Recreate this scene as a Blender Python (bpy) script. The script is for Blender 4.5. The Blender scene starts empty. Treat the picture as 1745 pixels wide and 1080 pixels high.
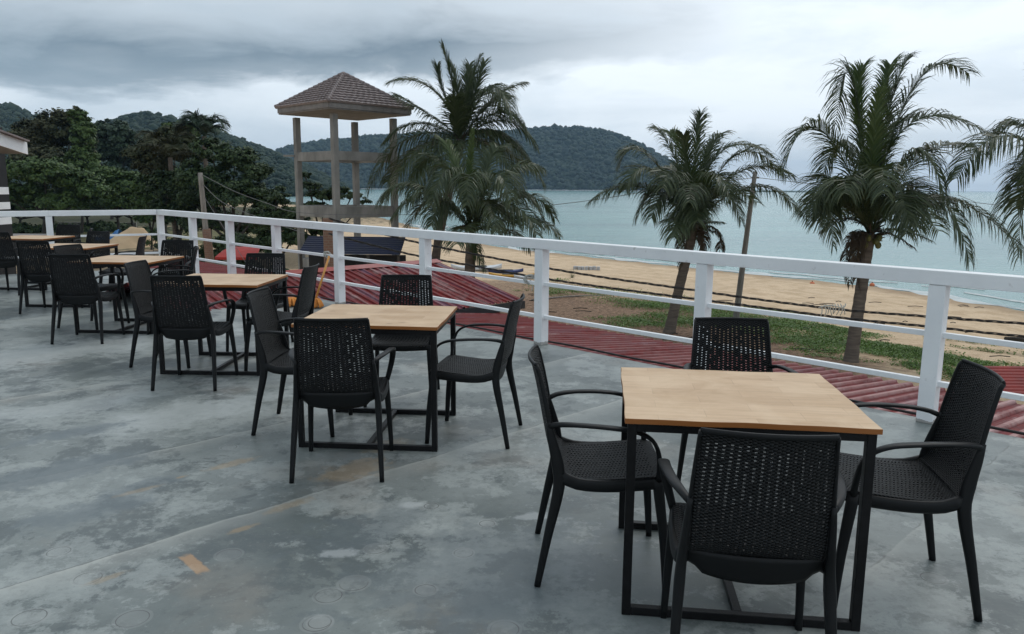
import bpy, bmesh, math, random
import numpy as np
from mathutils import Vector, Matrix
PI=math.pi
rnd=random.Random(7); rng=np.random.default_rng(7)
scene=bpy.context.scene; C=scene.collection

# ------------------------------------------------------------------ camera (fitted to the tables and the railing)
FPX,PITCH,ROLL,EYE=1315.27,math.radians(9.5466),math.radians(0.4282),1.543
W_,H_=1745,1080
F_=np.array([0,math.cos(PITCH),-math.sin(PITCH)]); U_=np.array([0,math.sin(PITCH),math.cos(PITCH)]); X_=np.array([1.,0,0])
X2=math.cos(ROLL)*X_+math.sin(ROLL)*U_; U2=-math.sin(ROLL)*X_+math.cos(ROLL)*U_
cam_d=bpy.data.cameras.new('camera'); cam=bpy.data.objects.new('camera',cam_d); C.objects.link(cam)
cam_d.sensor_width=36; cam_d.sensor_fit='HORIZONTAL'; cam_d.lens=FPX/W_*36; cam_d.clip_start=.05; cam_d.clip_end=40000
M=Matrix(((X2[0],U2[0],-F_[0],0),(X2[1],U2[1],-F_[1],0),(X2[2],U2[2],-F_[2],EYE),(0,0,0,1)))
cam.matrix_world=M; scene.camera=cam
def ray(px,py): return F_+(px-W_/2)/FPX*X2-(py-H_/2)/FPX*U2
def onz(px,py,z):
    d=ray(px,py); return np.array([0,0,EYE])+d*((z-EYE)/d[2])
def aty(px,py,y):
    d=ray(px,py); return np.array([0,0,EYE])+d*(y/d[1])

# ------------------------------------------------------------------ object helpers
def tag(o,label=None,cat=None,group=None,kind=None):
    if label: o['label']=label
    if cat: o['category']=cat
    if group: o['group']=group
    if kind: o['kind']=kind
    return o
def thing(name,label,cat,loc=(0,0,0),rotz=0,group=None):
    o=bpy.data.objects.new(name,None); C.objects.link(o); o.location=loc; o.rotation_euler=(0,0,rotz); o.empty_display_size=.1
    return tag(o,label,cat,group)
class MB:
    def __init__(s): s.v=[];s.f=[];s.n=0;s.uv=[]
    def add(s,v,f,uv=None):
        v=np.asarray(v,float).reshape(-1,3); s.v.append(v); k=s.n
        s.f+= [tuple(i+k for i in q) for q in f]; s.n+=len(v)
        if uv is not None: s.uv+=list(uv)
    def box(s,c,h,R=None):
        c=np.array(c,float); h=np.array(h,float)
        v=np.array([[x,y,z] for x in(-1,1) for y in(-1,1) for z in(-1,1)],float)*h
        if R is not None: v=v@np.array(R).T
        s.add(v+c,[(0,1,3,2),(4,6,7,5),(0,4,5,1),(2,3,7,6),(0,2,6,4),(1,5,7,3)])
    def beam(s,a,b,w,h,up=(0,0,1)):
        a=np.array(a,float);b=np.array(b,float);d=b-a;L=np.linalg.norm(d);d/=L
        up=np.array(up,float); sd=np.cross(d,up)
        if np.linalg.norm(sd)<1e-6: sd=np.cross(d,[1,0,0])
        sd/=np.linalg.norm(sd); u2=np.cross(sd,d)
        s.box((a+b)/2,(L/2,w/2,h/2),np.array([d,sd,u2]).T)
    def sweep(s,pts,wa,wb,ref=(1,0,0),n=8,cap=True,sq=0.):
        """superellipse section; half-size wa along ref side, wb along the other"""
        P=np.array(pts,float); k=len(P); ref=np.array(ref,float)
        wa=np.broadcast_to(np.array(wa,float),(k,)); wb=np.broadcast_to(np.array(wb,float),(k,))
        V=[]
        for i in range(k):
            t=P[min(i+1,k-1)]-P[max(i-1,0)]; t/=np.linalg.norm(t)+1e-12
            a=ref-t*(ref@t); 
            if np.linalg.norm(a)<1e-4: a=np.cross(t,[0,1,0])
            a/=np.linalg.norm(a); b=np.cross(t,a)
            for j in range(n):
                th=2*PI*(j+.5)/n; c_,s_=math.cos(th),math.sin(th)
                e=1-sq*.55
                V.append(P[i]+a*wa[i]*math.copysign(abs(c_)**e,c_)+b*wb[i]*math.copysign(abs(s_)**e,s_))
        Fc=[]
        for i in range(k-1):
            for j in range(n):
                Fc.append((i*n+j,i*n+(j+1)%n,(i+1)*n+(j+1)%n,(i+1)*n+j))
        if cap: Fc.append(tuple(range(n-1,-1,-1))); Fc.append(tuple((k-1)*n+j for j in range(n)))
        s.add(V,Fc)
    def grid(s,V,uv=None,skip=None):
        V=np.asarray(V,float); a,b=V.shape[:2]
        f=[(i*b+j,(i+1)*b+j,(i+1)*b+j+1,i*b+j+1) for i in range(a-1) for j in range(b-1) if not(skip and skip(i,j))]
        s.add(V.reshape(-1,3),f)
    def build(s,name,mat,parent=None,smooth=False,bevel=0,solid=0):
        me=bpy.data.meshes.new(name); me.from_pydata(np.vstack(s.v).tolist(),[],s.f); me.update()
        if smooth: me.polygons.foreach_set('use_smooth',[True]*len(me.polygons))
        o=bpy.data.objects.new(name,me); C.objects.link(o); o.parent=parent
        if mat: me.materials.append(mat)
        if solid:
            m=o.modifiers.new('s','SOLIDIFY'); m.thickness=solid; m.offset=0
        if bevel:
            m=o.modifiers.new('b','BEVEL'); m.width=bevel; m.segments=2; m.limit_method='ANGLE'
        return o
def quick(name,V,Fn,mat,parent=None,smooth=False):
    """large quad/tri meshes through foreach_set; Fn = int array (n,k)"""
    V=np.asarray(V,np.float32); Fn=np.asarray(Fn,np.int32); n,k=Fn.shape
    me=bpy.data.meshes.new(name); me.vertices.add(len(V)); me.vertices.foreach_set('co',V.ravel())
    me.loops.add(n*k); me.loops.foreach_set('vertex_index',Fn.ravel())
    me.polygons.add(n); me.polygons.foreach_set('loop_start',np.arange(0,n*k,k,dtype=np.int32)); me.polygons.foreach_set('loop_total',np.full(n,k,np.int32))
    if smooth: me.polygons.foreach_set('use_smooth',np.ones(n,bool))
    me.update(calc_edges=True); me.validate(); me.materials.append(mat)
    o=bpy.data.objects.new(name,me); C.objects.link(o); o.parent=parent; return o
def copy_tree(o,parent=None):
    c=o.copy(); C.objects.link(c); c.parent=parent
    for ch in kids[o.name] if o.name in kids else []: copy_tree(ch,c)
    return c
kids={}
def freeze(o):
    kids[o.name]=[x for x in C.objects if x.parent==o]
    for x in kids[o.name]: freeze(x)

# ------------------------------------------------------------------ material helpers
class NT:
    def __init__(s,name):
        s.m=bpy.data.materials.new(name); s.m.use_nodes=True; s.t=s.m.node_tree; s.t.nodes.clear()
        s.out=s.n('ShaderNodeOutputMaterial'); s.b=s.n('ShaderNodeBsdfPrincipled'); s.l(s.b.outputs[0],s.out.inputs[0])
    def n(s,t,**k):
        x=s.t.nodes.new(t)
        for a,b in k.items(): setattr(x,a,b)
        return x
    def l(s,a,b): s.t.links.new(a,b)
    def put(s,sock,v):
        if hasattr(v,'links') or isinstance(v,bpy.types.NodeSocket): s.l(v,sock)
        else: sock.default_value=v
    def coord(s,kind='Object',scale=None,rot=None,loc=None):
        c=s.n('ShaderNodeTexCoord').outputs[kind]
        if scale or rot or loc:
            mp=s.n('ShaderNodeMapping'); s.l(c,mp.inputs[0])
            if scale: mp.inputs['Scale'].default_value=scale
            if rot: mp.inputs['Rotation'].default_value=rot
            if loc: mp.inputs['Location'].default_value=loc
            return mp.outputs[0]
        return c
    def world(s,**k):
        g=s.n('ShaderNodeNewGeometry').outputs['Position']
        if not k: return g
        mp=s.n('ShaderNodeMapping'); s.l(g,mp.inputs[0])
        for a,b in k.items(): mp.inputs[a.capitalize()].default_value=b
        return mp.outputs[0]
    def noise(s,vec,scale,detail=4,rough=.55,dist=0):
        x=s.n('ShaderNodeTexNoise'); s.l(vec,x.inputs['Vector']); x.inputs['Scale'].default_value=scale; x.inputs['Detail'].default_value=detail
        x.inputs['Roughness'].default_value=rough; x.inputs['Distortion'].default_value=dist; return x.outputs['Fac']
    def ramp(s,v,stops,interp='LINEAR'):
        x=s.n('ShaderNodeValToRGB'); s.l(v,x.inputs[0]); r=x.color_ramp; r.interpolation=interp
        while len(r.elements)>1: r.elements.remove(r.elements[-1])
        for i,(p,c) in enumerate(stops):
            e=r.elements[0] if i==0 else r.elements.new(p)
            e.position=p; e.color=(c,c,c,1) if isinstance(c,(int,float)) else (*c,1)
        return x.outputs[0]
    def mix(s,f,a,b,mode='MIX'):
        x=s.n('ShaderNodeMix',data_type='RGBA',blend_type=mode)
        for sock,v in ((x.inputs[0],f),(x.inputs[6],a),(x.inputs[7],b)):
            if isinstance(v,tuple) and len(v)==3: v=(*v,1)
            s.put(sock,v)
        return x.outputs[2]
    def math(s,op,a,b=0,c=0,clamp=False):
        x=s.n('ShaderNodeMath',operation=op,use_clamp=clamp); s.put(x.inputs[0],a); s.put(x.inputs[1],b); s.put(x.inputs[2],c); return x.outputs[0]
    def sep(s,v):
        x=s.n('ShaderNodeSeparateXYZ'); s.l(v,x.inputs[0]); return x.outputs
    def comb(s,x_,y_,z_=0):
        x=s.n('ShaderNodeCombineXYZ'); s.put(x.inputs[0],x_); s.put(x.inputs[1],y_); s.put(x.inputs[2],z_); return x.outputs[0]
    def bump(s,h,st=.3,dist=.01):
        x=s.n('ShaderNodeBump'); s.l(h,x.inputs['Height']); x.inputs['Strength'].default_value=st; x.inputs['Distance'].default_value=dist; s.l(x.outputs[0],s.b.inputs['Normal'])
    def setb(s,col=None,rough=None,spec=None,metal=None):
        if col is not None: s.put(s.b.inputs['Base Color'],(*col,1) if isinstance(col,tuple) else col)
        if rough is not None: s.put(s.b.inputs['Roughness'],rough)
        if spec is not None: s.b.inputs['Specular IOR Level'].default_value=spec
        if metal is not None: s.b.inputs['Metallic'].default_value=metal
        return s
def var(name,c1,c2,scale=8,rough=.6,bump=0,spec=.4,detail=5,stretch=None,bscale=None,bdist=.01):
    t=NT(name); v=t.coord('Object',scale=stretch) if stretch else t.coord('Object')
    f=t.noise(v,scale,detail); t.setb(t.mix(t.ramp(f,[(.3,0.),(.7,1.)]),c1,c2),rough,spec)
    if bump: t.bump(t.noise(v,bscale or scale*4,4),bump,bdist)
    return t.m
MAT={}
# chair resin: matt black with a woven relief
def m_resin(weave):
    t=NT('black_resin_weave' if weave else 'black_resin')
    v=t.coord('Object'); f=t.noise(v,3,3)
    t.setb(t.mix(f,(.0045,.005,.0055),(.009,.010,.011)),t.math('ADD',.40,t.math('MULTIPLY',t.noise(v,40,3),.14)),.22)
    if weave:
        p=t.sep(v)
        sx=t.math('SINE',t.math('MULTIPLY',p[0],2*PI/.0226))
        zz=t.math('ADD',p[2],t.math('MULTIPLY',p[1],-1.0))
        sz=t.math('SINE',t.math('ADD',t.math('MULTIPLY',zz,2*PI/.0132),t.math('MULTIPLY',t.math('SIGN',sx),PI/2)))
        t.bump(t.math('ADD',t.math('ABSOLUTE',sx),sz),.9,.0022)
    return t.m
MAT['weave']=m_resin(True); MAT['resin']=m_resin(False)
MAT['steel']=var('black_powder_coated_steel',(.004,.004,.0045),(.008,.008,.009),30,.42,.12,.22)
def m_wood():
    t=NT('rubberwood_top'); v=t.coord('Object')
    oi=t.n('ShaderNodeObjectInfo').outputs['Random']
    off=t.n('ShaderNodeVectorMath',operation='ADD'); t.l(v,off.inputs[0]); t.l(t.comb(t.math('MULTIPLY',oi,9.),t.math('MULTIPLY',oi,5.),0),off.inputs[1]); vv=off.outputs[0]
    br=t.n('ShaderNodeTexBrick'); t.l(vv,br.inputs['Vector']); br.offset=.5; br.inputs['Scale'].default_value=1
    br.inputs['Brick Width'].default_value=.34; br.inputs['Row Height'].default_value=.095; br.inputs['Mortar Size'].default_value=.0009
    br.inputs['Color1'].default_value=(.64,.44,.26,1); br.inputs['Color2'].default_value=(.48,.30,.15,1); br.inputs['Mortar'].default_value=(.36,.22,.12,1)
    mp=t.n('ShaderNodeMapping'); t.l(vv,mp.inputs[0]); mp.inputs['Scale'].default_value=(1.5,26,8)
    g=t.noise(mp.outputs[0],2.2,6,.6,.6)
    c=t.mix(.12,br.outputs[0],(.60,.42,.26))
    c=t.mix(t.ramp(g,[(.35,0.),(.75,.45)]),c,(.33,.19,.10))
    blot=t.noise(vv,5,4,.6,.4); c=t.mix(t.ramp(blot,[(.42,0.),(.66,.6)]),c,(.68,.50,.33))
    kn=t.n('ShaderNodeTexVoronoi'); t.l(vv,kn.inputs['Vector']); kn.inputs['Scale'].default_value=4.2
    c=t.mix(t.ramp(kn.outputs['Distance'],[(.0,.55),(.06,.25),(.12,0.)]),c,(.20,.10,.05))
    # side faces: warm varnished edge
    nz=t.sep(t.n('ShaderNodeNewGeometry').outputs['Normal'])[2]
    c=t.mix(t.math('GREATER_THAN',t.math('ABSOLUTE',nz),.6),(.30,.11,.03),c)
    t.setb(c,t.math('ADD',.3,t.math('MULTIPLY',blot,.25)),.3); t.bump(g,.12,.002); return t.m
MAT['wood']=m_wood()
def m_white():
    t=NT('white_painted_rail'); v=t.world()
    f=t.noise(v,2.5,5,.65); g=t.noise(v,22,4)
    c=t.mix(t.ramp(f,[(.35,0.),(.75,1.)]),(.86,.865,.87),(.76,.765,.775)); c=t.mix(t.ramp(g,[(.66,0.),(.76,.5)]),c,(.42,.40,.37))
    z=t.sep(v)[2]; low=t.math('MULTIPLY',t.math('LESS_THAN',t.math('ADD',z,t.math('MULTIPLY',g,.05)),.05),.8)
    c=t.mix(low,c,(.28,.26,.23)); t.setb(c,.42,.4); t.bump(t.noise(v,35,3),.15,.004); return t.m
MAT['white']=m_white()
def m_floor():
    t=NT('polished_stained_concrete'); v=t.world(); p=t.sep(v)
    wn=t.noise(v,.9,4,.6); wn2=t.noise(v,3.2,5,.6)
    w=t.math('MULTIPLY',t.math('SUBTRACT',p[1],p[0]),.7071)      # across the pour strips
    wl=t.math('MULTIPLY',t.math('ADD',p[1],p[0]),.7071)
    ww=t.math('ADD',w,t.math('MULTIPLY',t.math('SUBTRACT',wn2,.5),.07))
    warp=t.n('ShaderNodeVectorMath',operation='ADD'); t.l(v,warp.inputs[0])
    wv=t.n('ShaderNodeTexNoise'); t.l(v,wv.inputs['Vector']); wv.inputs['Scale'].default_value=1.1; wv.inputs['Detail'].default_value=3
    wv2=t.n('ShaderNodeVectorMath',operation='SCALE'); t.l(wv.outputs['Color'],wv2.inputs[0]); wv2.inputs['Scale'].default_value=.35; t.l(wv2.outputs[0],warp.inputs[1])
    aniso=warp.outputs[0]
    big=t.noise(aniso,.62,7,.60); med=t.noise(aniso,1.9,12,.74); fine=t.noise(v,16,7,.72)
    c=t.mix(t.ramp(big,[(.40,0.),(.60,1.)]),(.105,.124,.120),(.225,.248,.238))
    c=t.mix(t.ramp(med,[(.515,0.),(.545,.7),(.70,.9)]),c,(.078,.095,.098))
    m3=t.noise(t.world(location=(7.3,2.1,0)),1.35,12,.76); c=t.mix(t.ramp(m3,[(.505,0.),(.53,.5),(.66,.9)]),c,(.335,.36,.345))
    m4=t.noise(t.world(location=(1.3,9.1,0)),4.5,12,.78); c=t.mix(t.ramp(m4,[(.56,0.),(.60,.45),(.72,.7)]),c,(.125,.142,.136))
    m5=t.noise(t.world(location=(4.3,5.1,0)),.8,6,.6); c=t.mix(t.ramp(m5,[(.55,0.),(.68,.35)]),c,(.27,.22,.17))
    c=t.mix(t.ramp(fine,[(.36,.38),(.50,0.)]),c,(.10,.11,.105))
    c=t.mix(t.ramp(t.noise(v,34,7,.78),[(.58,0.),(.68,.28)]),c,(.47,.48,.45))
    c=t.mix(t.ramp(t.noise(v,60,4,.8),[(.30,.5),(.38,0.)]),c,(.06,.06,.06))
    # pale feathered joints of the pours
    for w0,wd,st in ((3.34,.05,.8),(4.54,.06,.8),(6.42,.05,.8),(1.05,.05,.35),(8.2,.06,.7),(10.2,.08,.6)):
        d=t.math('SUBTRACT',ww,w0); 
        a=t.ramp(t.math('ADD',t.math('MULTIPLY',d,1.1),.5),[(.30,0.),(.47,st*.45),(.497,st*.85),(.505,.0)])
        c=t.mix(t.math('MULTIPLY',a,t.ramp(wn,[(.35,.35),(.6,1.)])),c,(.46,.46,.42)); c=t.mix(t.math('MULTIPLY',t.ramp(t.math('ADD',d,.5),[(.500,0.),(.503,.6),(.509,.6),(.512,0.)]),t.ramp(wn2,[(.48,0.),(.56,1.)])),c,(.10,.10,.095))
    spn=t.noise(v,11,5,.65)
    def spot(x,y,rx,ry,rot,col,st,noi=.5):
        nonlocal c
        dx=t.math('SUBTRACT',p[0],x); dy=t.math('SUBTRACT',p[1],y); co,si=math.cos(rot),math.sin(rot)
        a=t.math('DIVIDE',t.math('ADD',t.math('MULTIPLY',dx,co),t.math('MULTIPLY',dy,si)),rx)
        b=t.math('DIVIDE',t.math('SUBTRACT',t.math('MULTIPLY',dy,co),t.math('MULTIPLY',dx,si)),ry)
        r=t.math('ADD',t.math('SQRT',t.math('ADD',t.math('MULTIPLY',a,a),t.math('MULTIPLY',b,b))),t.math('MULTIPLY',t.math('SUBTRACT',wn2,.5),noi*2.2))
        r=t.math('ADD',t.math('ADD',r,t.math('MULTIPLY',t.math('SUBTRACT',fine,.5),1.1)),t.math('MULTIPLY',t.math('SUBTRACT',spn,.5),1.6))
        c=t.mix(t.ramp(r,[(.55,st),(1.,0.)]),c,col)
    for px,py,rx,ry,rot,st in ((90,600,1.9,.55,.8,.6),(330,700,.9,.3,.8,.6),(520,640,.7,.3,.8,.35),(140,690,.9,.25,.8,.5),(560,690,.5,.2,.8,.5)):
        q=onz(px,py,0); spot(q[0],q[1],rx,ry,rot,(.42,.445,.435),st,.9)
    for px,py,rx,ry,rot,st in ((140,735,.35,.13,.8,.75),(60,750,.3,.1,.8,.6),(120,800,.45,.22,.9,.75),(150,870,.35,.16,.8,.7),(270,820,.3,.1,.8,.6),(300,620,.5,.14,.6,.6),(840,960,.7,.45,.5,.5),(1000,1000,.6,.5,.5,.4),(620,900,.4,.25,.8,.45)):
        q=onz(px,py,0); spot(q[0],q[1],rx,ry,rot,(.12,.145,.155),st,.9)
    qa=onz(312,944,0); qb=onz(349,977,0); dq=qb-qa; Lq=np.hypot(dq[0],dq[1]); qm=(qa+qb)/2; co,si=dq[0]/Lq,dq[1]/Lq
    dx=t.math('SUBTRACT',p[0],float(qm[0])); dy=t.math('SUBTRACT',p[1],float(qm[1]))
    aa=t.math('ABSOLUTE',t.math('DIVIDE',t.math('ADD',t.math('MULTIPLY',dx,float(co)),t.math('MULTIPLY',dy,float(si))),float(Lq*.5)))
    bb=t.math('ABSOLUTE',t.math('DIVIDE',t.math('SUBTRACT',t.math('MULTIPLY',dy,float(co)),t.math('MULTIPLY',dx,float(si))),.030))
    rr_=t.math('ADD',t.math('MAXIMUM',aa,bb),t.math('MULTIPLY',t.math('SUBTRACT',t.noise(v,40,4,.7),.5),.7))
    c=t.mix(t.ramp(rr_,[(.7,.65),(1.,0.)]),c,(.46,.27,.13))
    for px,py,rx,ry,st in ((600,800,.26,.15,.5),(660,760,.18,.1,.35),(490,862,.18,.05,.4),(415,900,.08,.03,.5),(395,790,.18,.05,.45),(240,835,.14,.03,.35),(310,812,.05,.02,.5),(180,985,.1,.03,.35)):
        q=onz(px,py,0); spot(q[0],q[1],rx,ry,.8,(.36,.25,.13),st)
    for px,py in ((705,860),(583,943),(905,880)):
        q=onz(px,py,0); spot(q[0],q[1],.09,.05,.2,(.48,.50,.50),.45,1.2)
    # scratched rings left by pots
    for px,py,r in ((603,994,.055),(50,1052,.055),(226,1054,.055),(790,942,.04),(830,892,.035),(640,935,.045),(725,1005,.04),(150,985,.05),(390,762,.045),(390,945,.05),(560,1015,.05),(735,862,.035),(860,1072,.05),(1590,985,.045),(540,1062,.05),(1620,860,.04),(945,845,.04),(100,940,.045),(545,1060,.04)):
        q=onz(px,py,0)
        dx=t.math('SUBTRACT',p[0],q[0]); dy=t.math('SUBTRACT',p[1],q[1])
        rr=t.math('SQRT',t.math('ADD',t.math('MULTIPLY',dx,dx),t.math('MULTIPLY',dy,dy)))
        e=t.math('ABSOLUTE',t.math('SUBTRACT',rr,r)); k=t.math('MULTIPLY',t.math('LESS_THAN',e,.0020),t.ramp(t.noise(v,5.5,3,.6),[(.42,.05),(.56,.75)]))
        c=t.mix(t.math('MULTIPLY',t.math('LESS_THAN',rr,r*1.25),.12),c,(.5,.5,.48))
        c=t.mix(k,c,(.06,.06,.06))
    ro=t.math('ADD',.24,t.math('MULTIPLY',med,.34)); ro=t.math('ADD',ro,t.math('MULTIPLY',t.math('SUBTRACT',fine,.5),.25))
    t.setb(c,ro,.5); t.bump(t.math('ADD',t.math('MULTIPLY',med,2.),fine),.18,.006); return t.m
MAT['floor']=m_floor()
MAT['slab']=var('rough_concrete',(.20,.19,.17),(.30,.29,.26),3,.85,.4,.2)
MAT['tower']=var('grey_stained_concrete',(.30,.29,.27),(.15,.145,.135),1.6,.9,.4,.2,6,(1,1,.5))
def m_red(name,worn,axis,pitch=0,phase=0):
    """painted corrugated steel; axis = across-rib direction; paint worn to pale streaks that run with the ribs"""
    t=NT(name); v=t.world(); p=t.sep(v)
    ac=t.math('ADD',t.math('MULTIPLY',p[0],axis[0]),t.math('MULTIPLY',p[1],axis[1]))
    al=t.math('ADD',t.math('MULTIPLY',p[0],-axis[1]),t.math('MULTIPLY',p[1],axis[0]))
    st=t.noise(t.comb(t.math('MULTIPLY',ac,9.),t.math('MULTIPLY',al,.35),0),1.,5,.7)
    fn=t.noise(v,7,6,.7)
    zr=t.n('ShaderNodeNewGeometry')
    c=t.mix(t.ramp(fn,[(.3,0.),(.7,1.)]),(.18,.010,.009),(.095,.008,.008))
    s2=t.math('ADD',st,t.math('MULTIPLY',t.math('SUBTRACT',fn,.5),.35))
    c=t.mix(t.ramp(s2,[(.62-worn*.25,0.),(.80-worn*.25,.75)]),c,(.42,.30,.29))
    if pitch:
        ph=t.math('FRACT',t.math('DIVIDE',t.math('SUBTRACT',ac,phase),pitch))
        crown=t.ramp(ph,[(.50,0.),(.60,1.),(.93,1.),(1.,0.)])
        fade=t.ramp(t.math('DIVIDE',t.math('ADD',t.math('ADD',ac,7.),t.math('MULTIPLY',t.math('SUBTRACT',fn,.5),3.)),9.),[(0.,.10),(.40,.32),(.72,.95)])
        patch=t.ramp(t.noise(t.comb(t.math('MULTIPLY',ac,2.),t.math('MULTIPLY',al,.8),0),1.3,5,.7),[(.38,.15),(.55,1.)])
        c=t.mix(t.math('MULTIPLY',t.math('MULTIPLY',crown,fade),patch),c,(.50,.33,.31))
    s3=t.noise(t.comb(t.math('MULTIPLY',ac,6.),t.math('MULTIPLY',al,.5),4.),1.,4,.6)
    c=t.mix(t.ramp(s3,[(.52,0.),(.66,.65*min(1,worn*2))]),c,(.16,.14,.21))
    t.setb(c,.6,.18); t.bump(fn,.2,.004); return t.m
D1=np.array([1,-1])/2**.5     # along the railing (towards the camera's right)
D2=np.array([1,1])/2**.5      # away from the terrace
E0_=np.array([.29,7.56])+D2*.07
MAT['redA']=m_red('worn_red_roof_paint',.12,(D1[0],D1[1]),.150,float((E0_@D1)-15.2))
MAT['redB']=m_red('weathered_red_roof_paint',.42,(D2[0],D2[1]))
MAT['redC']=var('red_metal_sheet',(.26,.018,.012),(.17,.014,.012),3,.5,.1)
MAT['ridge']=var('faded_red_ridge_cap',(.36,.16,.15),(.27,.06,.05),3,.6,.1)
MAT['ridge2']=var('orange_red_ridge_cap',(.30,.03,.015),(.22,.02,.012),3,.5,.1)
MAT['blue']=var('blue_metal_sheet',(.007,.012,.042),(.012,.016,.032),2,.6,.1)
MAT['brick']=None
def m_brick():
    t=NT('bare_brick_pillar'); v=t.coord('Object'); b=t.n('ShaderNodeTexBrick'); p=t.sep(v)
    t.l(t.comb(t.math('ADD',p[0],p[1]),p[2],0),b.inputs['Vector']); b.inputs['Scale'].default_value=1; b.inputs['Brick Width'].default_value=.2; b.inputs['Row Height'].default_value=.08; b.inputs['Mortar Size'].default_value=.008
    b.inputs['Color1'].default_value=(.20,.10,.065,1); b.inputs['Color2'].default_value=(.15,.085,.06,1); b.inputs['Mortar'].default_value=(.22,.19,.16,1)
    t.setb(t.mix(.45,b.outputs[0],t.mix(t.noise(v,6,5),(.10,.07,.05),(.24,.14,.10))),.9,.2); t.bump(b.outputs['Fac'],-.4,.01); return t.m
MAT['brick']=m_brick()
def m_tiles():
    t=NT('brown_roof_tiles'); v=t.world(); f=t.noise(v,3,5); g=t.noise(v,14,3)
    t.setb(t.mix(t.ramp(t.math('ADD',t.math('MULTIPLY',f,.5),t.math('MULTIPLY',g,.5)),[(.35,0.),(.65,1.)]),(.27,.225,.22),(.17,.145,.142)),.75,.25); return t.m
MAT['tiles']=m_tiles()
MAT['fascia']=var('greyed_fascia_board',(.24,.225,.215),(.16,.15,.145),3,.8,.2,.2)
MAT['pole']=var('weathered_timber_pole',(.30,.275,.25),(.16,.145,.13),4,.9,.5,.2,6,(3,3,.5))
MAT['cable']=var('black_cable',(.012,.011,.011),(.022,.02,.02),10,.6)
MAT['wire']=var('dull_galvanised_wire',(.10,.10,.10),(.16,.16,.155),10,.6)
MAT['string']=var('pale_string',(.5,.5,.46),(.35,.35,.33),10,.9)
def m_leaf(name,c1,c2,c3,sc=.6,rough=.55,trans=0):
    t=NT(name); g=t.n('ShaderNodeNewGeometry'); r=g.outputs['Random Per Island']
    f=t.noise(t.coord('Object'),sc,4,.6)
    c=t.mix(t.ramp(f,[(.38,0.),(.62,1.)]),c1,c2); c=t.mix(t.ramp(r,[(.45,0.),(1.,.9)]),c,c3)
    t.setb(c,rough,.3)
    if trans:
        a=t.n('ShaderNodeBsdfTranslucent'); t.put(a.inputs[0],t.mix(.5,c,(.10,.14,.03))); m=t.n('ShaderNodeMixShader'); m.inputs[0].default_value=trans
        t.l(t.b.outputs[0],m.inputs[1]); t.l(a.outputs[0],m.inputs[2]); t.l(m.outputs[0],t.out.inputs[0])
    return t.m
MAT['frond']=m_leaf('palm_frond_green',(.026,.042,.018),(.045,.066,.028),(.085,.105,.05),.5,.40,.2)
MAT['frond_y']=m_leaf('young_palm_frond',(.034,.060,.016),(.05,.082,.022),(.085,.12,.04),.5,.4,.25)
MAT['frond_dead']=m_leaf('dry_palm_frond',(.045,.032,.022),(.08,.055,.035),(.10,.08,.05),.5,.8,.1)
MAT['rachis']=var('palm_rachis',(.045,.055,.022),(.075,.078,.034),3,.5)
MAT['trunk']=var('ringed_palm_trunk',(.17,.14,.115),(.085,.068,.056),2,.9,.5,.2,6,(1,1,7))
MAT['bark']=var('dark_tree_bark',(.028,.024,.02),(.055,.047,.038),3,.9,.4)
MAT['coco']=var('green_coconut',(.10,.12,.03),(.14,.12,.04),4,.5)
MAT['tree_dark']=m_leaf('dark_foliage',(.015,.033,.011),(.031,.056,.017),(.053,.083,.024),.25,.6)
MAT['tree_green']=m_leaf('green_foliage',(.030,.062,.015),(.054,.092,.022),(.085,.13,.033),.25,.6)
MAT['tree_brown']=m_leaf('brownish_foliage',(.042,.042,.018),(.024,.038,.013),(.065,.064,.028),.25,.7)
MAT['tree_blue']=m_leaf('deep_green_foliage',(.020,.042,.028),(.034,.060,.034),(.052,.080,.044),.15,.6)
MAT['forest']=m_leaf('forest_canopy',(.007,.022,.015),(.015,.033,.019),(.026,.046,.024),.012,.8)
MAT['vine']=m_leaf('beach_vine_leaves',(.075,.15,.022),(.115,.21,.035),(.15,.24,.05),.8,.5,.2)
MAT['hull_w']=var('white_boat_hull',(.62,.64,.66),(.5,.52,.54),3,.4)
MAT['kay_y']=var('yellow_plastic_hull',(.62,.33,.04),(.52,.28,.05),3,.4)
MAT['kay_b']=var('blue_plastic_hull',(.015,.03,.12),(.02,.04,.14),3,.4)
MAT['tarp']=var('blue_tarpaulin',(.05,.17,.42),(.10,.25,.50),3,.6,.5)
MAT['orange']=var('orange_mop_yarn',(.75,.30,.06),(.60,.22,.05),20,.8,.5)
MAT['stick']=var('orange_mop_handle',(.72,.34,.09),(.60,.27,.07),12,.4)
MAT['buoy']=var('orange_buoy_plastic',(.6,.16,.06),(.5,.13,.05),5,.5)
MAT['rock']=var('grey_blocks',(.36,.37,.38),(.48,.48,.48),5,.9,.4)
MAT['dark']=var('dark_painted_wall',(.010,.011,.013),(.018,.018,.02),5,.6)
MAT['redtarp']=var('red_canopy_cloth',(.36,.018,.010),(.26,.014,.01),2,.6,.2)

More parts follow.
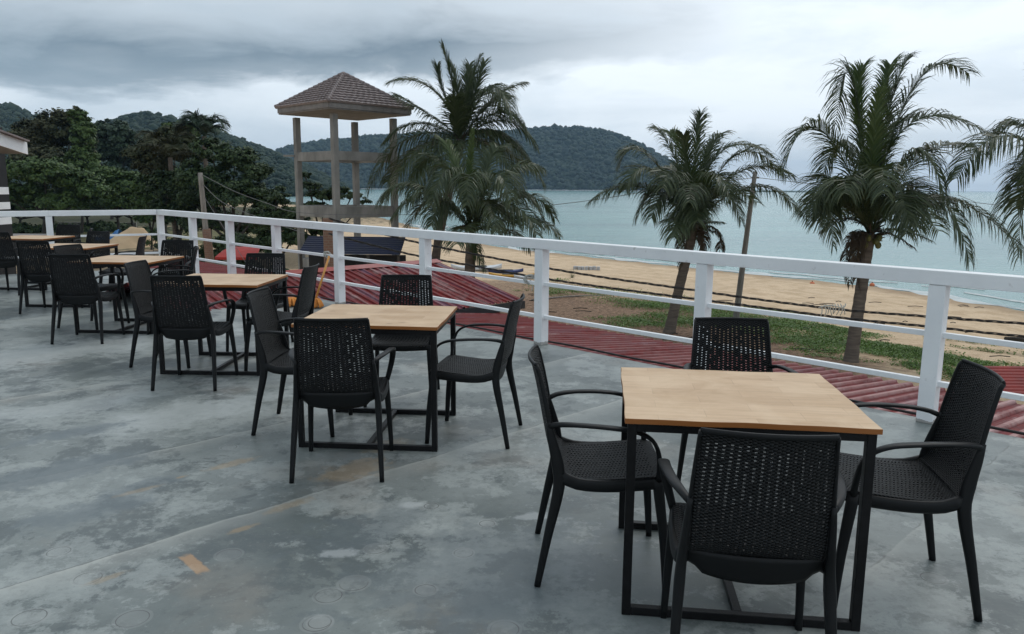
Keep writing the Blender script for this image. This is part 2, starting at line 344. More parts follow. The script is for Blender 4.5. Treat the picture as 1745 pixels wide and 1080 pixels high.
# ------------------------------------------------------------------ ground, sea
SHORE=np.array([(31,-60),(31,10),(29.6,30),(27.7,41.3),(26.2,46.9),(24.,51.7),(18.8,57.7),(11.5,66.75),(1.6,79.1),(-2.2,85.2),(-10,106),(-19,136),(-40,200),(-95,330),(-220,560),(-380,900),(-250,1480),(200,1560),(800,1700),(1000,2100),(900,3500),(400,9000)],float)
def sdist(x,y):
    x=np.asarray(x,float);y=np.asarray(y,float); best=np.full(x.shape,1e18); sg=np.ones(x.shape)
    P=SHORE
    for a,b in zip(P[:-1],P[1:]):
        ab=b-a; t=np.clip(((x-a[0])*ab[0]+(y-a[1])*ab[1])/(ab@ab),0,1)
        d=(x-a[0]-t*ab[0])**2+(y-a[1]-t*ab[1])**2
        cr=ab[0]*(y-a[1])-ab[1]*(x-a[0])
        m=d<best-1e-9; best=np.where(m,d,best); sg=np.where(m,np.sign(cr),sg)
    return np.sqrt(best)*sg
SEA=-4.8
def gz(x,y):
    d=sdist(x,y); s=np.clip(d/20,0,1); s=s*s*(3-2*s)*.55+s*.45
    land=SEA+.82*s+np.clip((d-60)/200,0,1)*.6
    und=.05*np.sin(x*.9+1)*np.cos(y*.7)+.03*np.sin(x*2.3+y*1.9)
    return np.where(d>0,land+und*np.clip(d/12,0,1),SEA+np.maximum(d*.1,-4))
def ground_mesh():
    na,nr=420,230
    a=np.linspace(0,2*PI,na,endpoint=False); r=np.concatenate([[0.01],np.geomspace(2.,8600,nr-1)])
    A,Rr=np.meshgrid(a,r,indexing='ij'); x=Rr*np.cos(A); y=Rr*np.sin(A); z=gz(x,y)
    V=np.stack([x,y,z],-1).reshape(-1,3)
    i,j=np.meshgrid(np.arange(na),np.arange(nr-1),indexing='ij'); i2=(i+1)%na
    Fn=np.stack([i*nr+j,i*nr+j+1,i2*nr+j+1,i2*nr+j],-1).reshape(-1,4)
    return V,Fn
def m_ground():
    t=NT('beach_sand_and_soil'); v=t.world(); p=t.sep(v)
    n1=t.noise(v,.12,5,.6); n2=t.noise(v,.9,6,.65); n3=t.noise(v,6,5,.7); n4=t.noise(v,28,4,.7)
    c=t.mix(t.ramp(n1,[(.35,0.),(.65,1.)]),(.72,.545,.37),(.61,.46,.31))
    c=t.mix(t.ramp(n2,[(.45,0.),(.62,.5)]),c,(.40,.27,.155))
    c=t.mix(t.ramp(n3,[(.56,0.),(.68,.55)]),c,(.27,.18,.105))
    # wet strip by the waterline (its height above the sea)
    wet=t.math('SUBTRACT',p[2],SEA); wet=t.math('ADD',wet,t.math('MULTIPLY',t.math('SUBTRACT',n1,.5),.12))
    c=t.mix(t.ramp(wet,[(.02,.6),(.09,0.)]),c,(.25,.17,.11))
    def blob(x,y,rx,ry,rot,col,st,soft=.5):
        nonlocal c
        dx=t.math('SUBTRACT',p[0],x); dy=t.math('SUBTRACT',p[1],y); co,si=math.cos(rot),math.sin(rot)
        a=t.math('DIVIDE',t.math('ADD',t.math('MULTIPLY',dx,co),t.math('MULTIPLY',dy,si)),rx)
        b=t.math('DIVIDE',t.math('SUBTRACT',t.math('MULTIPLY',dy,co),t.math('MULTIPLY',dx,si)),ry)
        r=t.math('SQRT',t.math('ADD',t.math('MULTIPLY',a,a),t.math('MULTIPLY',b,b)))
        r=t.math('ADD',r,t.math('MULTIPLY',t.math('SUBTRACT',n2,.5),1.3))
        c=t.mix(t.ramp(r,[(1-soft,st),(1.,0.)]),c,col)
    soil=t.mix(t.ramp(n3,[(.42,0.),(.56,1.)]),(.30,.19,.125),(.13,.08,.055)); soil=t.mix(t.ramp(n4,[(.55,0.),(.62,.7)]),soil,(.42,.30,.20))
    q=onz(1010,535,-4.); blob(q[0],q[1]-1,8.5,9,.5,soil,.95,.35)
    q=onz(1190,580,-4.); blob(q[0],q[1]-2,5,6.5,.5,soil,.9,.35)
    q=onz(870,500,-4.); blob(q[0],q[1],6,7,.0,soil,.8,.35)
    q=onz(1350,610,-4.); blob(q[0],q[1]-1,3.,2.6,.0,soil,.8,.4)
    grs=t.mix(n3,(.07,.085,.03),(.16,.15,.07))
    blob(-52,82,34,24,0,grs,.9,.3)
    blob(-90,140,70,80,0,(.03,.04,.02),.95,.2)
    blob(-24,58,16,12,0,(.06,.055,.035),.8,.3)
    # far land under the trees
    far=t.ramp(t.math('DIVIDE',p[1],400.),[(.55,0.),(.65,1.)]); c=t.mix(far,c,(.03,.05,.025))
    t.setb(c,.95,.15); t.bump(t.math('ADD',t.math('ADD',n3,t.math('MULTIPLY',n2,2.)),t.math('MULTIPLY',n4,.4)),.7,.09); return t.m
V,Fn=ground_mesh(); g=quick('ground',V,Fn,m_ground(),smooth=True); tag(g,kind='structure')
def m_sea():
    t=NT('sea_water'); v=t.world()
    n=t.noise(t.world(scale=(.10,.22,.1),rotation=(0,0,-.5)),1.,6,.62); n0=t.noise(t.world(scale=(.008,.02,.01),rotation=(0,0,-.3)),1.,4,.6)
    c=t.mix(t.ramp(t.math('ADD',t.math('MULTIPLY',n0,.6),t.math('MULTIPLY',t.noise(t.world(scale=(.035,.16,.1),rotation=(0,0,-.55)),1.,5,.65),.4)),[(.40,0.),(.60,1.)]),(.075,.19,.195),(.14,.30,.285))
    p=t.sep(v)
    sh=t.ramp(t.math('DIVIDE',t.math('SUBTRACT',t.math('ADD',t.math('MULTIPLY',p[0],.7),t.math('MULTIPLY',p[1],.7)),50.),70.),[(0.,.55),(1.,0.)])
    c=t.mix(sh,c,(.17,.30,.28))
    t.setb(c,.22,.5)
    t.b.inputs['IOR'].default_value=1.33
    w=t.math('ADD',t.math('MULTIPLY',n,1.0),t.math('MULTIPLY',t.noise(t.world(scale=(.5,1.1,.5),rotation=(0,0,-.5)),1.,5,.6),.35))
    t.bump(w,.55,.6); return t.m
r=8550.; ang=np.linspace(0,2*PI,256,endpoint=False)
rings=np.concatenate([[0.1],np.geomspace(10,r,40)])
V=np.array([[q*math.cos(a),q*math.sin(a),SEA] for a in ang for q in rings]); nr=len(rings)
Fn=[(i*nr+j,i*nr+j+1,((i+1)%256)*nr+j+1,((i+1)%256)*nr+j) for i in range(256) for j in range(nr-1)]
o=quick('sea',V,Fn,m_sea(),smooth=True); tag(o,kind='structure')
# foam along the waterline
def foam():
    pts=[]; P=SHORE[2:12]
    for a,b in zip(P[:-1],P[1:]):
        L=np.linalg.norm(b-a); n=max(2,int(L/.35))
        for k in range(n): pts.append(a+(b-a)*k/n)
    pts=np.array(pts)
    # smooth like the terrain contour
    for _ in range(12): pts[1:-1]=(pts[:-2]+2*pts[1:-1]+pts[2:])/4
    T=np.gradient(pts,axis=0); T/=np.linalg.norm(T,axis=1)[:,None]; N=np.stack([T[:,1],-T[:,0]],1)   # seaward
    mb=MB(); s=np.arange(len(pts))*.35
    for off,w,ph in ((.2,1.3,0),(2.4,.45,2.),(5.2,.35,4.)):
        wob=.45*np.sin(s*.31+ph)+.25*np.sin(s*.83+ph*2)+.1*np.sin(s*2.1)
        ww=w*np.clip(.55+.6*np.sin(s*.47+ph)+.35*np.sin(s*1.9+ph),.06 if off<1 else -.4,1.6)
        ok=ww>.02
        a=pts+N*(off+wob-ww/2)[:,None]; b=pts+N*(off+wob+ww/2)[:,None]
        for i in range(len(pts)-1):
            if ok[i] and ok[i+1]:
                z=SEA+.03
                mb.add([(a[i][0],a[i][1],z-.01),(a[i+1][0],a[i+1][1],z-.01),((a[i+1][0]+b[i+1][0])/2,(a[i+1][1]+b[i+1][1])/2,z+.05),((a[i][0]+b[i][0])/2,(a[i][1]+b[i][1])/2,z+.05),(b[i][0],b[i][1],z-.01),(b[i+1][0],b[i+1][1],z-.01)],[(0,1,2,3),(3,2,5,4)])
    return mb
o=foam().build('foam',var('sea_foam',(.6,.62,.62),(.42,.47,.47),2,.8),smooth=True); tag(o,'thin broken white foam along the waterline of the beach','foam',kind='stuff')

# ------------------------------------------------------------------ terrace slab
CORNER=np.array([-6.52,14.37]); LD=np.array([-1.45,-.84]); LD/=np.linalg.norm(LD)
E0=np.array([.29,7.56])+D2*.07
def edge(s): return E0+D1*s
far=CORNER+D2*.07+np.array([-.05,.02]); lf=CORNER+LD*9+np.array([-.07,.12])
poly=[edge(9),far,lf,(-14,-6),(8,-6)]
mb=MB(); n=len(poly)
mb.add([(p[0],p[1],0) for p in poly]+[(p[0],p[1],-.14) for p in poly],[tuple(range(n))[::-1] if False else tuple(range(n)),tuple(range(2*n-1,n-1,-1))]+[(i,i+n,(i+1)%n+n,(i+1)%n) for i in range(n)])
o=mb.build('terrace_floor',MAT['floor'],bevel=.006); tag(o,kind='structure')
# building walls below the terrace carry it
mb=MB()
def wallseg(a,b,z0,z1,th=.2):
    mb.beam((a[0],a[1],(z0+z1)/2),(b[0],b[1],(z0+z1)/2),th,z1-z0)
ins=D2*-.35
wallseg(edge(8.5)+ins,far+ins+D1*.4,-4.3,-.145); wallseg(far+ins+D1*.4,lf+np.array([.3,-.4]),-4.3,-.145)
o=mb.build('terrace_wall',MAT['slab']); tag(o,'concrete wall that carries the terrace, hidden under its edge','wall')

# ------------------------------------------------------------------ railings
def railing(name,label,posts,ztops,extend=None):
    root=thing(name,label,'railing',(posts[0][0],posts[0][1],0))
    o3=np.array([posts[0][0],posts[0][1],0])
    d=np.array(posts[-1])-np.array(posts[0]); d/=np.linalg.norm(d); ang=math.atan2(d[1],d[0]); R=np.array(Matrix.Rotation(ang,3,'Z'))
    n=len(posts)
    def L(p,z): return np.array([p[0],p[1],z])-o3
    for p,zt in zip(posts,ztops):
        h=zt-.095
        m=MB(); m.box(L(p,h/2),(.052,.052,h/2),R); m.build('post',MAT['white'],root,bevel=.004)
    # top rail: one continuous plank on edge
    m=MB()
    for i in range(n-1):
        pass
    P=[L(p,z) for p,z in zip(posts,ztops)]
    if extend is not None: P.append(L(extend[0],extend[1]))
    sd=np.array([-d[1],d[0],0])
    V=[]
    for q in P: V+= [q-sd*.06+[0,0,-.093],q-sd*.06,q+sd*.06,q+sd*.06+[0,0,-.093]]
    k=len(P); Fq=[(i*4+j,i*4+(j+1)%4,(i+1)*4+(j+1)%4,(i+1)*4+j) for i in range(k-1) for j in range(4)]+[(0,3,2,1),tuple((k-1)*4+j for j in range(4))]
    m.add(V,Fq); m.build('top_rail',MAT['white'],root,bevel=.004)
    ends=list(zip(posts,ztops))+([extend] if extend is not None else [])
    for (a,za),(b,zb) in zip(ends[:-1],ends[1:]):
        a=np.array(a);b=np.array(b); dd=(b-a)/np.linalg.norm(b-a)
        for f in (.585,.27):
            m=MB(); ga=a+dd*.05; gb=b-dd*.05; ja,jb=(rnd.uniform(-.006,.006) for _ in range(2))
            m.beam(L(ga,za*f+ja),L(gb,zb*f+jb),.04,.036); m.build('lower_rail',MAT['white'],root,bevel=.003)
    return root
PX=[(-6.52,14.37,1.088),(-5.51,13.36,1.084),(-4.51,12.36,1.076),(-3.45,11.3,1.066),(-2.28,10.13,1.058),(-1.,8.85,1.052),(.29,7.56,1.045),(1.57,6.28,1.035),(2.81,5.04,1.028)]
railing('railing','long white wooden railing along the sea side of the terrace',[(a,b) for a,b,_ in PX],[z for *_,z in PX],extend=((4.15,3.70),1.02))
lp=[CORNER+LD*.065+LD*s for s in (0,1.9,3.8,5.7)]
lp2=[CORNER+LD*(1.77+1.9*k) for k in range(4)]
def left_rail():
    A=CORNER+LD*.12
    posts=[tuple(q) for q in lp2]
    root=railing('railing','short white wooden railing at the far left end of the terrace',posts[::-1] and posts,[1.082,1.075,1.07,1.065])
    return root
lr=left_rail()
# the bay that reaches the corner post
def bay():
    a=CORNER+LD*.06; b=lp2[0]; o3=np.array([lp2[0][0],lp2[0][1],0])
    m=MB(); m.beam(np.array([*(a),1.088-.0465])-o3,np.array([*(b+LD*-.001),1.082-.0465])-o3,.119,.0925); m.build('top_rail',MAT['white'],lr,bevel=.004)
    for f in (.585,.27):
        m=MB(); m.beam(np.array([*a,1.088*f])-o3,np.array([*(b-LD*.05),1.082*f])-o3,.04,.036); m.build('lower_rail',MAT['white'],lr,bevel=.003)
bay()

# ------------------------------------------------------------------ tables
TW,TD,TH=.858,.784,.75
def make_table():
    root=thing('dining_table','-','table')
    nx,ny=24,20; m=MB()
    xs=np.linspace(-TW/2,TW/2,nx); 
    def ex(u,k): return .004*math.sin(u*9+k)+.0025*math.sin(u*23+2*k)
    ring=[]
    for x in xs: ring.append((x,-TD/2+ex(x,1)))
    for y in np.linspace(-TD/2,TD/2,ny)[1:]: ring.append((TW/2+ex(y,2)*.4,y))
    for x in xs[::-1][1:]: ring.append((x,TD/2+ex(x,4)))
    for y in np.linspace(TD/2,-TD/2,ny)[1:-1]: ring.append((-TW/2+ex(y,3)*.4,y))
    k=len(ring); m.add([(x,y,TH) for x,y in ring]+[(x,y,TH-.02) for x,y in ring],[tuple(range(k)),tuple(range(2*k-1,k-1,-1))]+[(i,i+k,(i+1)%k+k,(i+1)%k) for i in range(k)])
    m.build('tabletop',MAT['wood'],root,bevel=.002)
    q=.016; X=TW/2*.975-q; Y=TD/2*.975-q; zt=TH-.0205
    for sx in(-1,1):
        for sy in(-1,1):
            m=MB(); m.box((sx*X,sy*Y,zt/2),(q,q,zt/2)); m.build('leg',MAT['steel'],root,bevel=.002)
    for sy in(-1,1):
        m=MB(); m.box((0,sy*Y,q),(X-q,q-.001,q-.001)); m.build('bottom_bar',MAT['steel'],root,bevel=.002)
    m=MB()
    for sy in(-1,1): m.box((0,sy*Y,zt-q),(X-q,q-.001,q-.001))
    for sx in(-1,1): m.box((sx*X,0,zt-q),(q-.001,Y-q,q-.001))
    m.build('top_frame',MAT['steel'],root,bevel=.002)
    m=MB(); m.box((0,0,q),(q-.001,Y-q,q-.002)); m.build('floor_stretcher',MAT['steel'],root,bevel=.002)
    freeze(root); return root
TABLES=[(0.8699,2.9384,-6.8),(-.824,4.766,-4.3),(-2.4665,6.561,-1.8),(-4.147,8.320,-2.8),(-5.746,10.039,-.9),(-7.229,11.627,-3.3)]
TL=['square wooden topped table on black steel frame, nearest the camera at the right','wooden topped table second from the camera, with its tall white railing post behind it',
 'wooden topped table third from the camera, left of centre behind the second table','small looking wooden topped table fourth from the camera','wooden topped table fifth from the camera, near the left end of the row','farthest wooden topped table, at the left edge of the photo']
TL[1]='wooden topped table second nearest the camera, in the middle of the photo'
tab0=make_table()
for i,(x,y,a) in enumerate(TABLES):
    o=tab0 if i==0 else copy_tree(tab0); o.location=(x,y,.001); o.rotation_euler=(0,0,math.radians(a)); tag(o,TL[i],'table','wooden topped tables in a row along the terrace')

# ------------------------------------------------------------------ chairs
def interp(P,n):
    P=np.array(P,float); d=np.r_[0,np.cumsum(np.linalg.norm(np.diff(P,axis=0),axis=1))]
    # Catmull-Rom through the points, then even spacing
    out=[]
    k=len(P)
    for i in range(k-1):
        p0,p1,p2,p3=P[max(i-1,0)],P[i],P[i+1],P[min(i+2,k-1)]
        for t in np.linspace(0,1,12,endpoint=False):
            out.append(.5*((2*p1)+(-p0+p2)*t+(2*p0-5*p1+4*p2-p3)*t*t+(-p0+3*p1-3*p2+p3)*t**3))
    out.append(P[-1]); out=np.array(out); d=np.r_[0,np.cumsum(np.linalg.norm(np.diff(out,axis=0),axis=1))]
    s=np.linspace(0,d[-1],n) if np.isscalar(n) else np.array(n)*d[-1]
    return np.stack([np.interp(s,d,out[:,j]) for j in range(out.shape[1])],1),d[-1]
def make_chair():
    root=thing('armchair','-','chair')
    HP,VP=.0226,.0132; closed=np.random.default_rng(77).random((400,60))<.22; closed[150:,:]=False
    # --- backrest shell with punched weave
    prof=[(-.150,.452),(-.172,.480),(-.190,.540),(-.206,.620),(-.223,.710),(-.240,.790),(-.256,.853),(-.266,.873)]
    _,L=interp(prof,10); nrow=int(round(L/(VP/3))); pr,_=interp(prof,nrow+1)
    wid=lambda v: .212-.028*v**1.2 - .0
    ncol=16; edges=[-1.]
    us=[]; 
    for c in range(ncol):
        c0=-.92+1.84*c/ncol; cw=1.84/ncol
        us+= [c0+cw*.325,c0+cw*.675]
    us=[-1.,-.95]+us+[.95,1.]
    V=np.zeros((nrow+1,len(us),3))
    for i in range(nrow+1):
        v=i/nrow; y,z=pr[i]; w=wid(v)
        for j,u in enumerate(us):
            V[i,j]=(u*w,y-.028*(1-u*u)*min(1,v*4+.25)+(0.0),z+.006*(1-u*u)*(v>.98)*0)
    def skip(i,j):
        if i<10 or i>nrow-9 or j<2 or j>len(us)-4: return False
        if (j-2)%2 or closed[i//4,(j-2)//2]: return False
        return (i+2*(((j-2)//2)%2))%3==0
    m=MB(); m.grid(V,skip=skip); m.build('backrest',MAT['weave'],root,solid=.0055)
    # rim round the backrest
    rimL=[V[i,0] for i in range(0,nrow+1,4)]; rimR=[V[i,-1] for i in range(0,nrow+1,4)]; top=[V[-1,j] for j in range(len(us))]
    m=MB(); m.sweep(rimL+[V[-1,0]],.006,.009,n=8); m.sweep(rimR+[V[-1,-1]],.006,.009,n=8); m.sweep(np.array(top)+[0,0,.002],.006,.009,ref=(0,1,0),n=8)
    m.build('back_frame',MAT['resin'],root,smooth=True)
    # --- seat
    prof=[(-.150,.452),(-.130,.440),(-.08,.434),(0,.436),(.10,.444),(.19,.452),(.232,.448),(.243,.436)]
    _,L=interp(prof,10); nrow2=int(round(L/(VP/2))); pr,_=interp(prof,nrow2+1)
    V2=np.zeros((nrow2+1,len(us),3))
    for i in range(nrow2+1):
        v=i/nrow2; y,z=pr[i]; w=.212+.012*min(1,v*2)-.018*max(0,(v-.85)/.15)**2
        for j,u in enumerate(us):
            V2[i,j]=(u*w,y-.007*(1-u*u)*(1-v)**3*4,z-.010*(1-u*u)*math.sin(PI*min(1,v+.1)) )
    def skip2(i,j):
        if i<6 or i>nrow2-9 or j<2 or j>len(us)-4: return False
        if (j-2)%2: return False
        return (i+((j-2)//2)%2)%2==0
    m=MB(); m.grid(V2,skip=skip2); m.build('seat',MAT['weave'],root,solid=.0055)
    # --- seat frame: side and front rails, curved rear apron
    m=MB()
    for s in(-1,1):
        pts=[(s*.214,-.165,.445),(s*.224,-.10,.420),(s*.228,0,.414),(s*.226,.12,.420),(s*.215,.215,.428)]
        m.sweep(interp(pts,12)[0],.010,.022,ref=(1,0,0),n=8,sq=.6)
    pts=[(-.215,.222,.428),(-.1,.236,.424),(0,.238,.422),(.1,.236,.424),(.215,.222,.428)]
    m.sweep(interp(pts,12)[0],.010,.020,ref=(0,1,0),n=8,sq=.6)
    rows=[]
    for k in range(6):
        row=[]
        for j in range(21):
            u=-1+j/10; zt=.470; zb=.405-.030*(1-u*u)+.028*math.exp(-((abs(u)-.86)/.09)**2)
            zz=zt+(zb-zt)*k/5; row.append((u*.213,-.162-.026*(1-u*u)+.022*(k/5)**1.5,zz))
        rows.append(row)
    m.grid(rows); 
    o=m.build('seat_frame',MAT['resin'],root,smooth=True); mod=o.modifiers.new('s','SOLIDIFY'); mod.thickness=.004; mod.offset=0
    # --- legs
    for s in(-1,1):
        pts,_=interp([(s*.236,-.250,0),(s*.226,-.212,.20),(s*.215,-.172,.40),(s*.209,-.180,.50),(s*.204,-.200,.585),(s*.199,-.216,.655)],22)
        h=np.interp(pts[:,2],[0,.2,.40,.5,.6,.66],[.013,.017,.023,.024,.017,.009]); h2=np.interp(pts[:,2],[0,.38,.5,.66],[.012,.017,.013,.008])
        m=MB(); m.sweep(pts,h2,h,n=10,sq=.7); m.build('leg',MAT['resin'],root,smooth=True)
        pts,_=interp([(s*.236,.250,0),(s*.228,.236,.20),(s*.218,.214,.38),(s*.216,.206,.445)],14)
        h=np.interp(pts[:,2],[0,.38,.45],[.013,.021,.022]); h2=np.interp(pts[:,2],[0,.38,.45],[.012,.017,.016])
        m=MB(); m.sweep(pts,h2,h,n=10,sq=.7); m.build('leg',MAT['resin'],root,smooth=True)
        pts,_=interp([(s*.200,-.212,.640),(s*.222,-.170,.654),(s*.246,-.09,.660),(s*.262,.02,.657),(s*.265,.11,.645),(s*.262,.170,.615),(s*.254,.198,.565),(s*.240,.208,.505),(s*.222,.210,.440)],30)
        u=np.linspace(0,1,30); wa=np.interp(u,[0,.15,.5,.75,1],[.010,.017,.020,.017,.014]); wb=np.interp(u,[0,.2,.7,1],[.011,.0075,.0075,.012])
        m=MB(); m.sweep(pts,wa,wb,n=10,sq=.5); m.build('armrest',MAT['resin'],root,smooth=True)
    freeze(root); return root
chair0=make_chair()
G='black woven resin armchairs round the tables'
CH=[ # x, y, heading, label
(.755,2.315,-9,'nearest black armchair, its back to the camera, at the near side of the nearest table'),
(.365,3.04,-92,'black armchair seen from its side at the left of the nearest table'),
(1.50,2.865,80,'black armchair at the far right of the photo, facing left to the nearest table'),
(1.12,3.67,177,'black armchair facing the camera behind the nearest table'),
(-.93,4.12,3,'black armchair, back to the camera, at the near side of the second nearest table'),
(-1.355,4.865,-92,'black armchair at the left of the second nearest table, partly behind another chair'),
(-.225,4.70,80,'black armchair seen in profile at the right of the second nearest table'),
(-.80,5.54,180,'black armchair behind the second nearest table, in front of the railing'),
(-2.49,5.93,1,'black armchair, back to the camera, at the near side of the third nearest table'),
(-3.0,6.66,-91,'black armchair at the left of the third nearest table'),
(-1.955,6.50,86,'black armchair at the right of the third nearest table, next to the orange mop'),
(-2.43,7.33,180,'black armchair facing the camera behind the third nearest table'),
(-4.26,7.63,4,'black armchair, back to the camera, at the near side of the fourth table'),
(-4.62,8.40,-104,'black armchair left of the fourth table, only its back top in view'),
(-3.66,8.22,114,'black armchair turned aside at the right of the fourth table'),
(-4.04,9.07,180,'black armchair behind the fourth table, under the railing near its corner'),
(-5.66,9.37,0,'black armchair, back to the camera, at the near side of the fifth table'),
(-5.06,10.00,103,'black armchair at the right of the fifth table, in front of the sand heap'),
(-5.93,10.72,165,'black armchair behind the fifth table, left of the sand heap'),
(-7.12,10.92,0,'black armchair cut by the left edge of the photo, near side of the farthest table'),
(-6.60,11.56,118,'black armchair at the right of the farthest table'),
(-7.26,12.42,180,'black armchair behind the farthest table, in front of the left railing post')]
for i,(x,y,a,l) in enumerate(CH):
    o=chair0 if i==0 else copy_tree(chair0); o.location=(x,y,.0005); o.rotation_euler=(0,0,math.radians(a)); tag(o,l,'chair',G)

# ------------------------------------------------------------------ corrugated roofs
def rib_profile(pitch,h,flat=.55):
    """one period: list of (offset fraction, height)"""
    return [(0,0),(flat,0),(flat+.10,h),(.90,h)]
def sheet_obj(name,mat,parent,p0,du,lu,dv,lv,pitch,h,lapseg=1.9,sine=False,th=.001):
    """p0 origin; ribs run along dv, repeat along du"""
    du=np.array(du,float);dv=np.array(dv,float); nrm=np.cross(du,dv); nrm/=np.linalg.norm(nrm)
    if nrm[2]<0: nrm=-nrm
    us=[];hs=[]
    n=int(lu/pitch)
    for k in range(n):
        if sine:
            for q in range(6): us.append((k+q/6)*pitch); hs.append(h/2*(1+math.sin(2*PI*q/6)))
        else:
            for f,hh in rib_profile(pitch,h): us.append((k+f)*pitch); hs.append(hh)
    V=[]
    nv=2
    for v in (0,lv):
        V.append([np.array(p0)+du*u+dv*v+nrm*(hh) for u,hh in zip(us,hs)])
    m=MB(); m.grid(V); return m.build(name,mat,parent,solid=th)
# lean-to below the railing, ribs run away from the terrace and fall towards the sea
SL=.118
def A_z(t): return -.10-SL*t
lean=thing('lean_to_roof','worn red corrugated metal roof sloping away just below the sea side railing','roof',(0,7.95,-.1))
o3=np.array([0,7.95,-.1])
s0,s1=-15.2,9.0; base=np.array([E0[0],E0[1]])
p0=np.array([*(base+D1*s0+D2*.0),A_z(0)])-o3
dv=np.array([*D2,-SL]); dv/=np.linalg.norm(dv)
sheet_obj('roof_sheet',MAT['redA'],lean,p0+dv*.02,(*D1,0),s1-s0,dv,2.62,.150,.030)
m=MB()
for t in (.5,1.5,2.5):
    m.beam(np.array([*(base+D1*s0+D2*t),A_z(t)-.06])-o3,np.array([*(base+D1*s1+D2*t),A_z(t)-.06])-o3,.05,.08)
m.build('purlin',MAT['dark'],lean)
m=MB()
for s in np.arange(s0+.5,s1,3.2):
    q=base+D1*s+D2*2.45; m.beam(np.array([*q,-4.4])-o3,np.array([*q,A_z(2.45)-.1])-o3,.09,.09,up=(1,0,0))
m.build('roof_post',MAT['dark'],lean)
# dark cable lying along the slab edge
m=MB(); pts=[]
for k,s in enumerate(np.linspace(-13,8,110)):
    q=edge(s)+D2*(.035+.012*math.sin(s*2.1)); pts.append((q[0],q[1],.012+.004*math.sin(s*5)))
m.sweep(pts,.010,.010,ref=(0,0,1),n=6); o=m.build('cable',MAT['cable'],smooth=True); tag(o,'black cable lying along the terrace edge under the sea side railing','cable')
# gable roof beyond
K=onz(893,511,-.22); UPR=np.array([-D1[0],-D1[1]])     # rising away from eave
SB=.215
def hitB(px,py):
    d=ray(px,py); # z = -.22 + SB*((x-Kx)*UPR.x+(y-Ky)*UPR.y)
    s=(-.22-SB*(K[0]*UPR[0]+K[1]*UPR[1])-EYE)/(d[2]-SB*(d[0]*UPR[0]+d[1]*UPR[1])); return np.array([0,0,EYE])+d*s
Rg=hitB(762,443); wB=(Rg[:2]-K[:2])@UPR; tB=(Rg[:2]-K[:2])@D2
print('ROOFB K',K,'ridge',Rg,'w',wB,'t',tB)
gab=thing('gable_roof','streaked red corrugated metal roof with a ridge, behind the second nearest table','roof',tuple(K)); 
LB=5.2
dvB=np.array([*UPR,SB]); lvB=wB*math.sqrt(1+SB*SB); dvB/=np.linalg.norm(dvB)
sheet_obj('roof_sheet',MAT['redB'],gab,(0,0,0),(-D2[0],-D2[1],0),LB,dvB,lvB,.13,.022)
dvC=np.array([*UPR,-SB]); dvC/=np.linalg.norm(dvC)
top=np.array([*(UPR*wB),SB*wB])
sheet_obj('roof_sheet',MAT['redB'],gab,top,(-D2[0],-D2[1],0),LB,dvC,2.2,.13,.022)
def ridgecap(m,a,b,w=.17):
    a=np.array(a,float);b=np.array(b,float)
    for off in (w,-w):
        q=np.array([*(UPR*off),-abs(off)*SB])
        m.add([a+[0,0,.035],b+[0,0,.035],b+q+[0,0,.028],a+q+[0,0,.028]],[(0,1,2,3)])
e2=np.array([*(-D2),0])
m=MB(); ridgecap(m,top,top+e2*2.1); m.build('ridge_cap',MAT['ridge'],gab,solid=.004)
m=MB(); ridgecap(m,top+e2*2.11,top+e2*LB); m.build('ridge_cap',MAT['ridge2'],gab,solid=.004)
m=MB()
for k in range(5):
    a=e2*(k*1.25+.1); m.beam(a+[0,0,-.05],a+top+[0,0,-.05],.05,.09)
m.beam(np.array([0,0,-.07]),e2*LB+[0,0,-.07],.05,.12); m.build('rafter',MAT['dark'],gab)
m=MB()
for t in (.1,2.6,5.0):
    for f in (0.05,.95): 
        q=e2*t+top*f; m.beam((q[0],q[1],-4.2),(q[0],q[1],q[2]-.1),.1,.1,up=(1,0,0))
m.build('roof_post',MAT['dark'],gab)
# low red roof at the right edge
q0=onz(1668,621,-2.4); q1=onz(1668,676,-2.9)
rc=thing('lean_to_roof','bright red corrugated roof lower down beyond the railing, at the right edge','roof',(q1[0],q1[1],-4))
o3=np.array([q1[0],q1[1],-4]); dvv=q0-q1; dvv[0]=dvv[1]*.28; L=np.linalg.norm(dvv)
sheet_obj('roof_sheet',MAT['redC'],rc,q1-o3,dvv/L,L,(1,0,0),7.5,.11,.02,sine=True)
m=MB()
for x in (.2,3.5,7.2):
    for f in (.08,.92):
        p=q1-o3+dvv*f+np.array([x,0,-.05]); m.beam((p[0],p[1],-.2),p,.09,.09,up=(1,0,0))
m.build('roof_post',MAT['dark'],rc)

# ------------------------------------------------------------------ concrete tower with hip roof
Dt=33.; cx,cy=-7.47,35.14; a2=2.14   # half diagonal of the columns
tw=thing('water_tower','unfinished concrete tower frame with a brown tiled hip roof and no walls','tower',(cx,cy,-4.2))
o3=np.array([cx,cy,-4.2]); CO=[(0,-a2),(a2,0),(0,a2),(-a2,0)]
R45=np.array(Matrix.Rotation(PI/4,3,'Z'))
for k,(x,y) in enumerate(CO):
    m=MB(); 
    for zz in np.arange(0,8.7,2.9): m.box((x,y,zz+1.45),(.122+.003*rnd.random(),.122,1.45),R45)
    m.build('column',MAT['tower'],tw,bevel=.012)
for zc,hh in ((2.80,.19),(.43,.24),(-1.9,.2)):
    for k in range(4):
        A=np.array([*CO[k],0]);B=np.array([*CO[(k+1)%4],0]); d=(B-A)/np.linalg.norm(B-A)
        m=MB(); m.beam(A+d*.127+[0,0,zc+4.2],B-d*.127+[0,0,zc+4.2],.20,hh*2); m.build('beam',MAT['tower'],tw,bevel=.01)
m=MB(); m.beam((-a2-.62,.0,7.05),(-a2-.14,0,7.05),.16,.08); m.build('beam',MAT['tower'],tw)
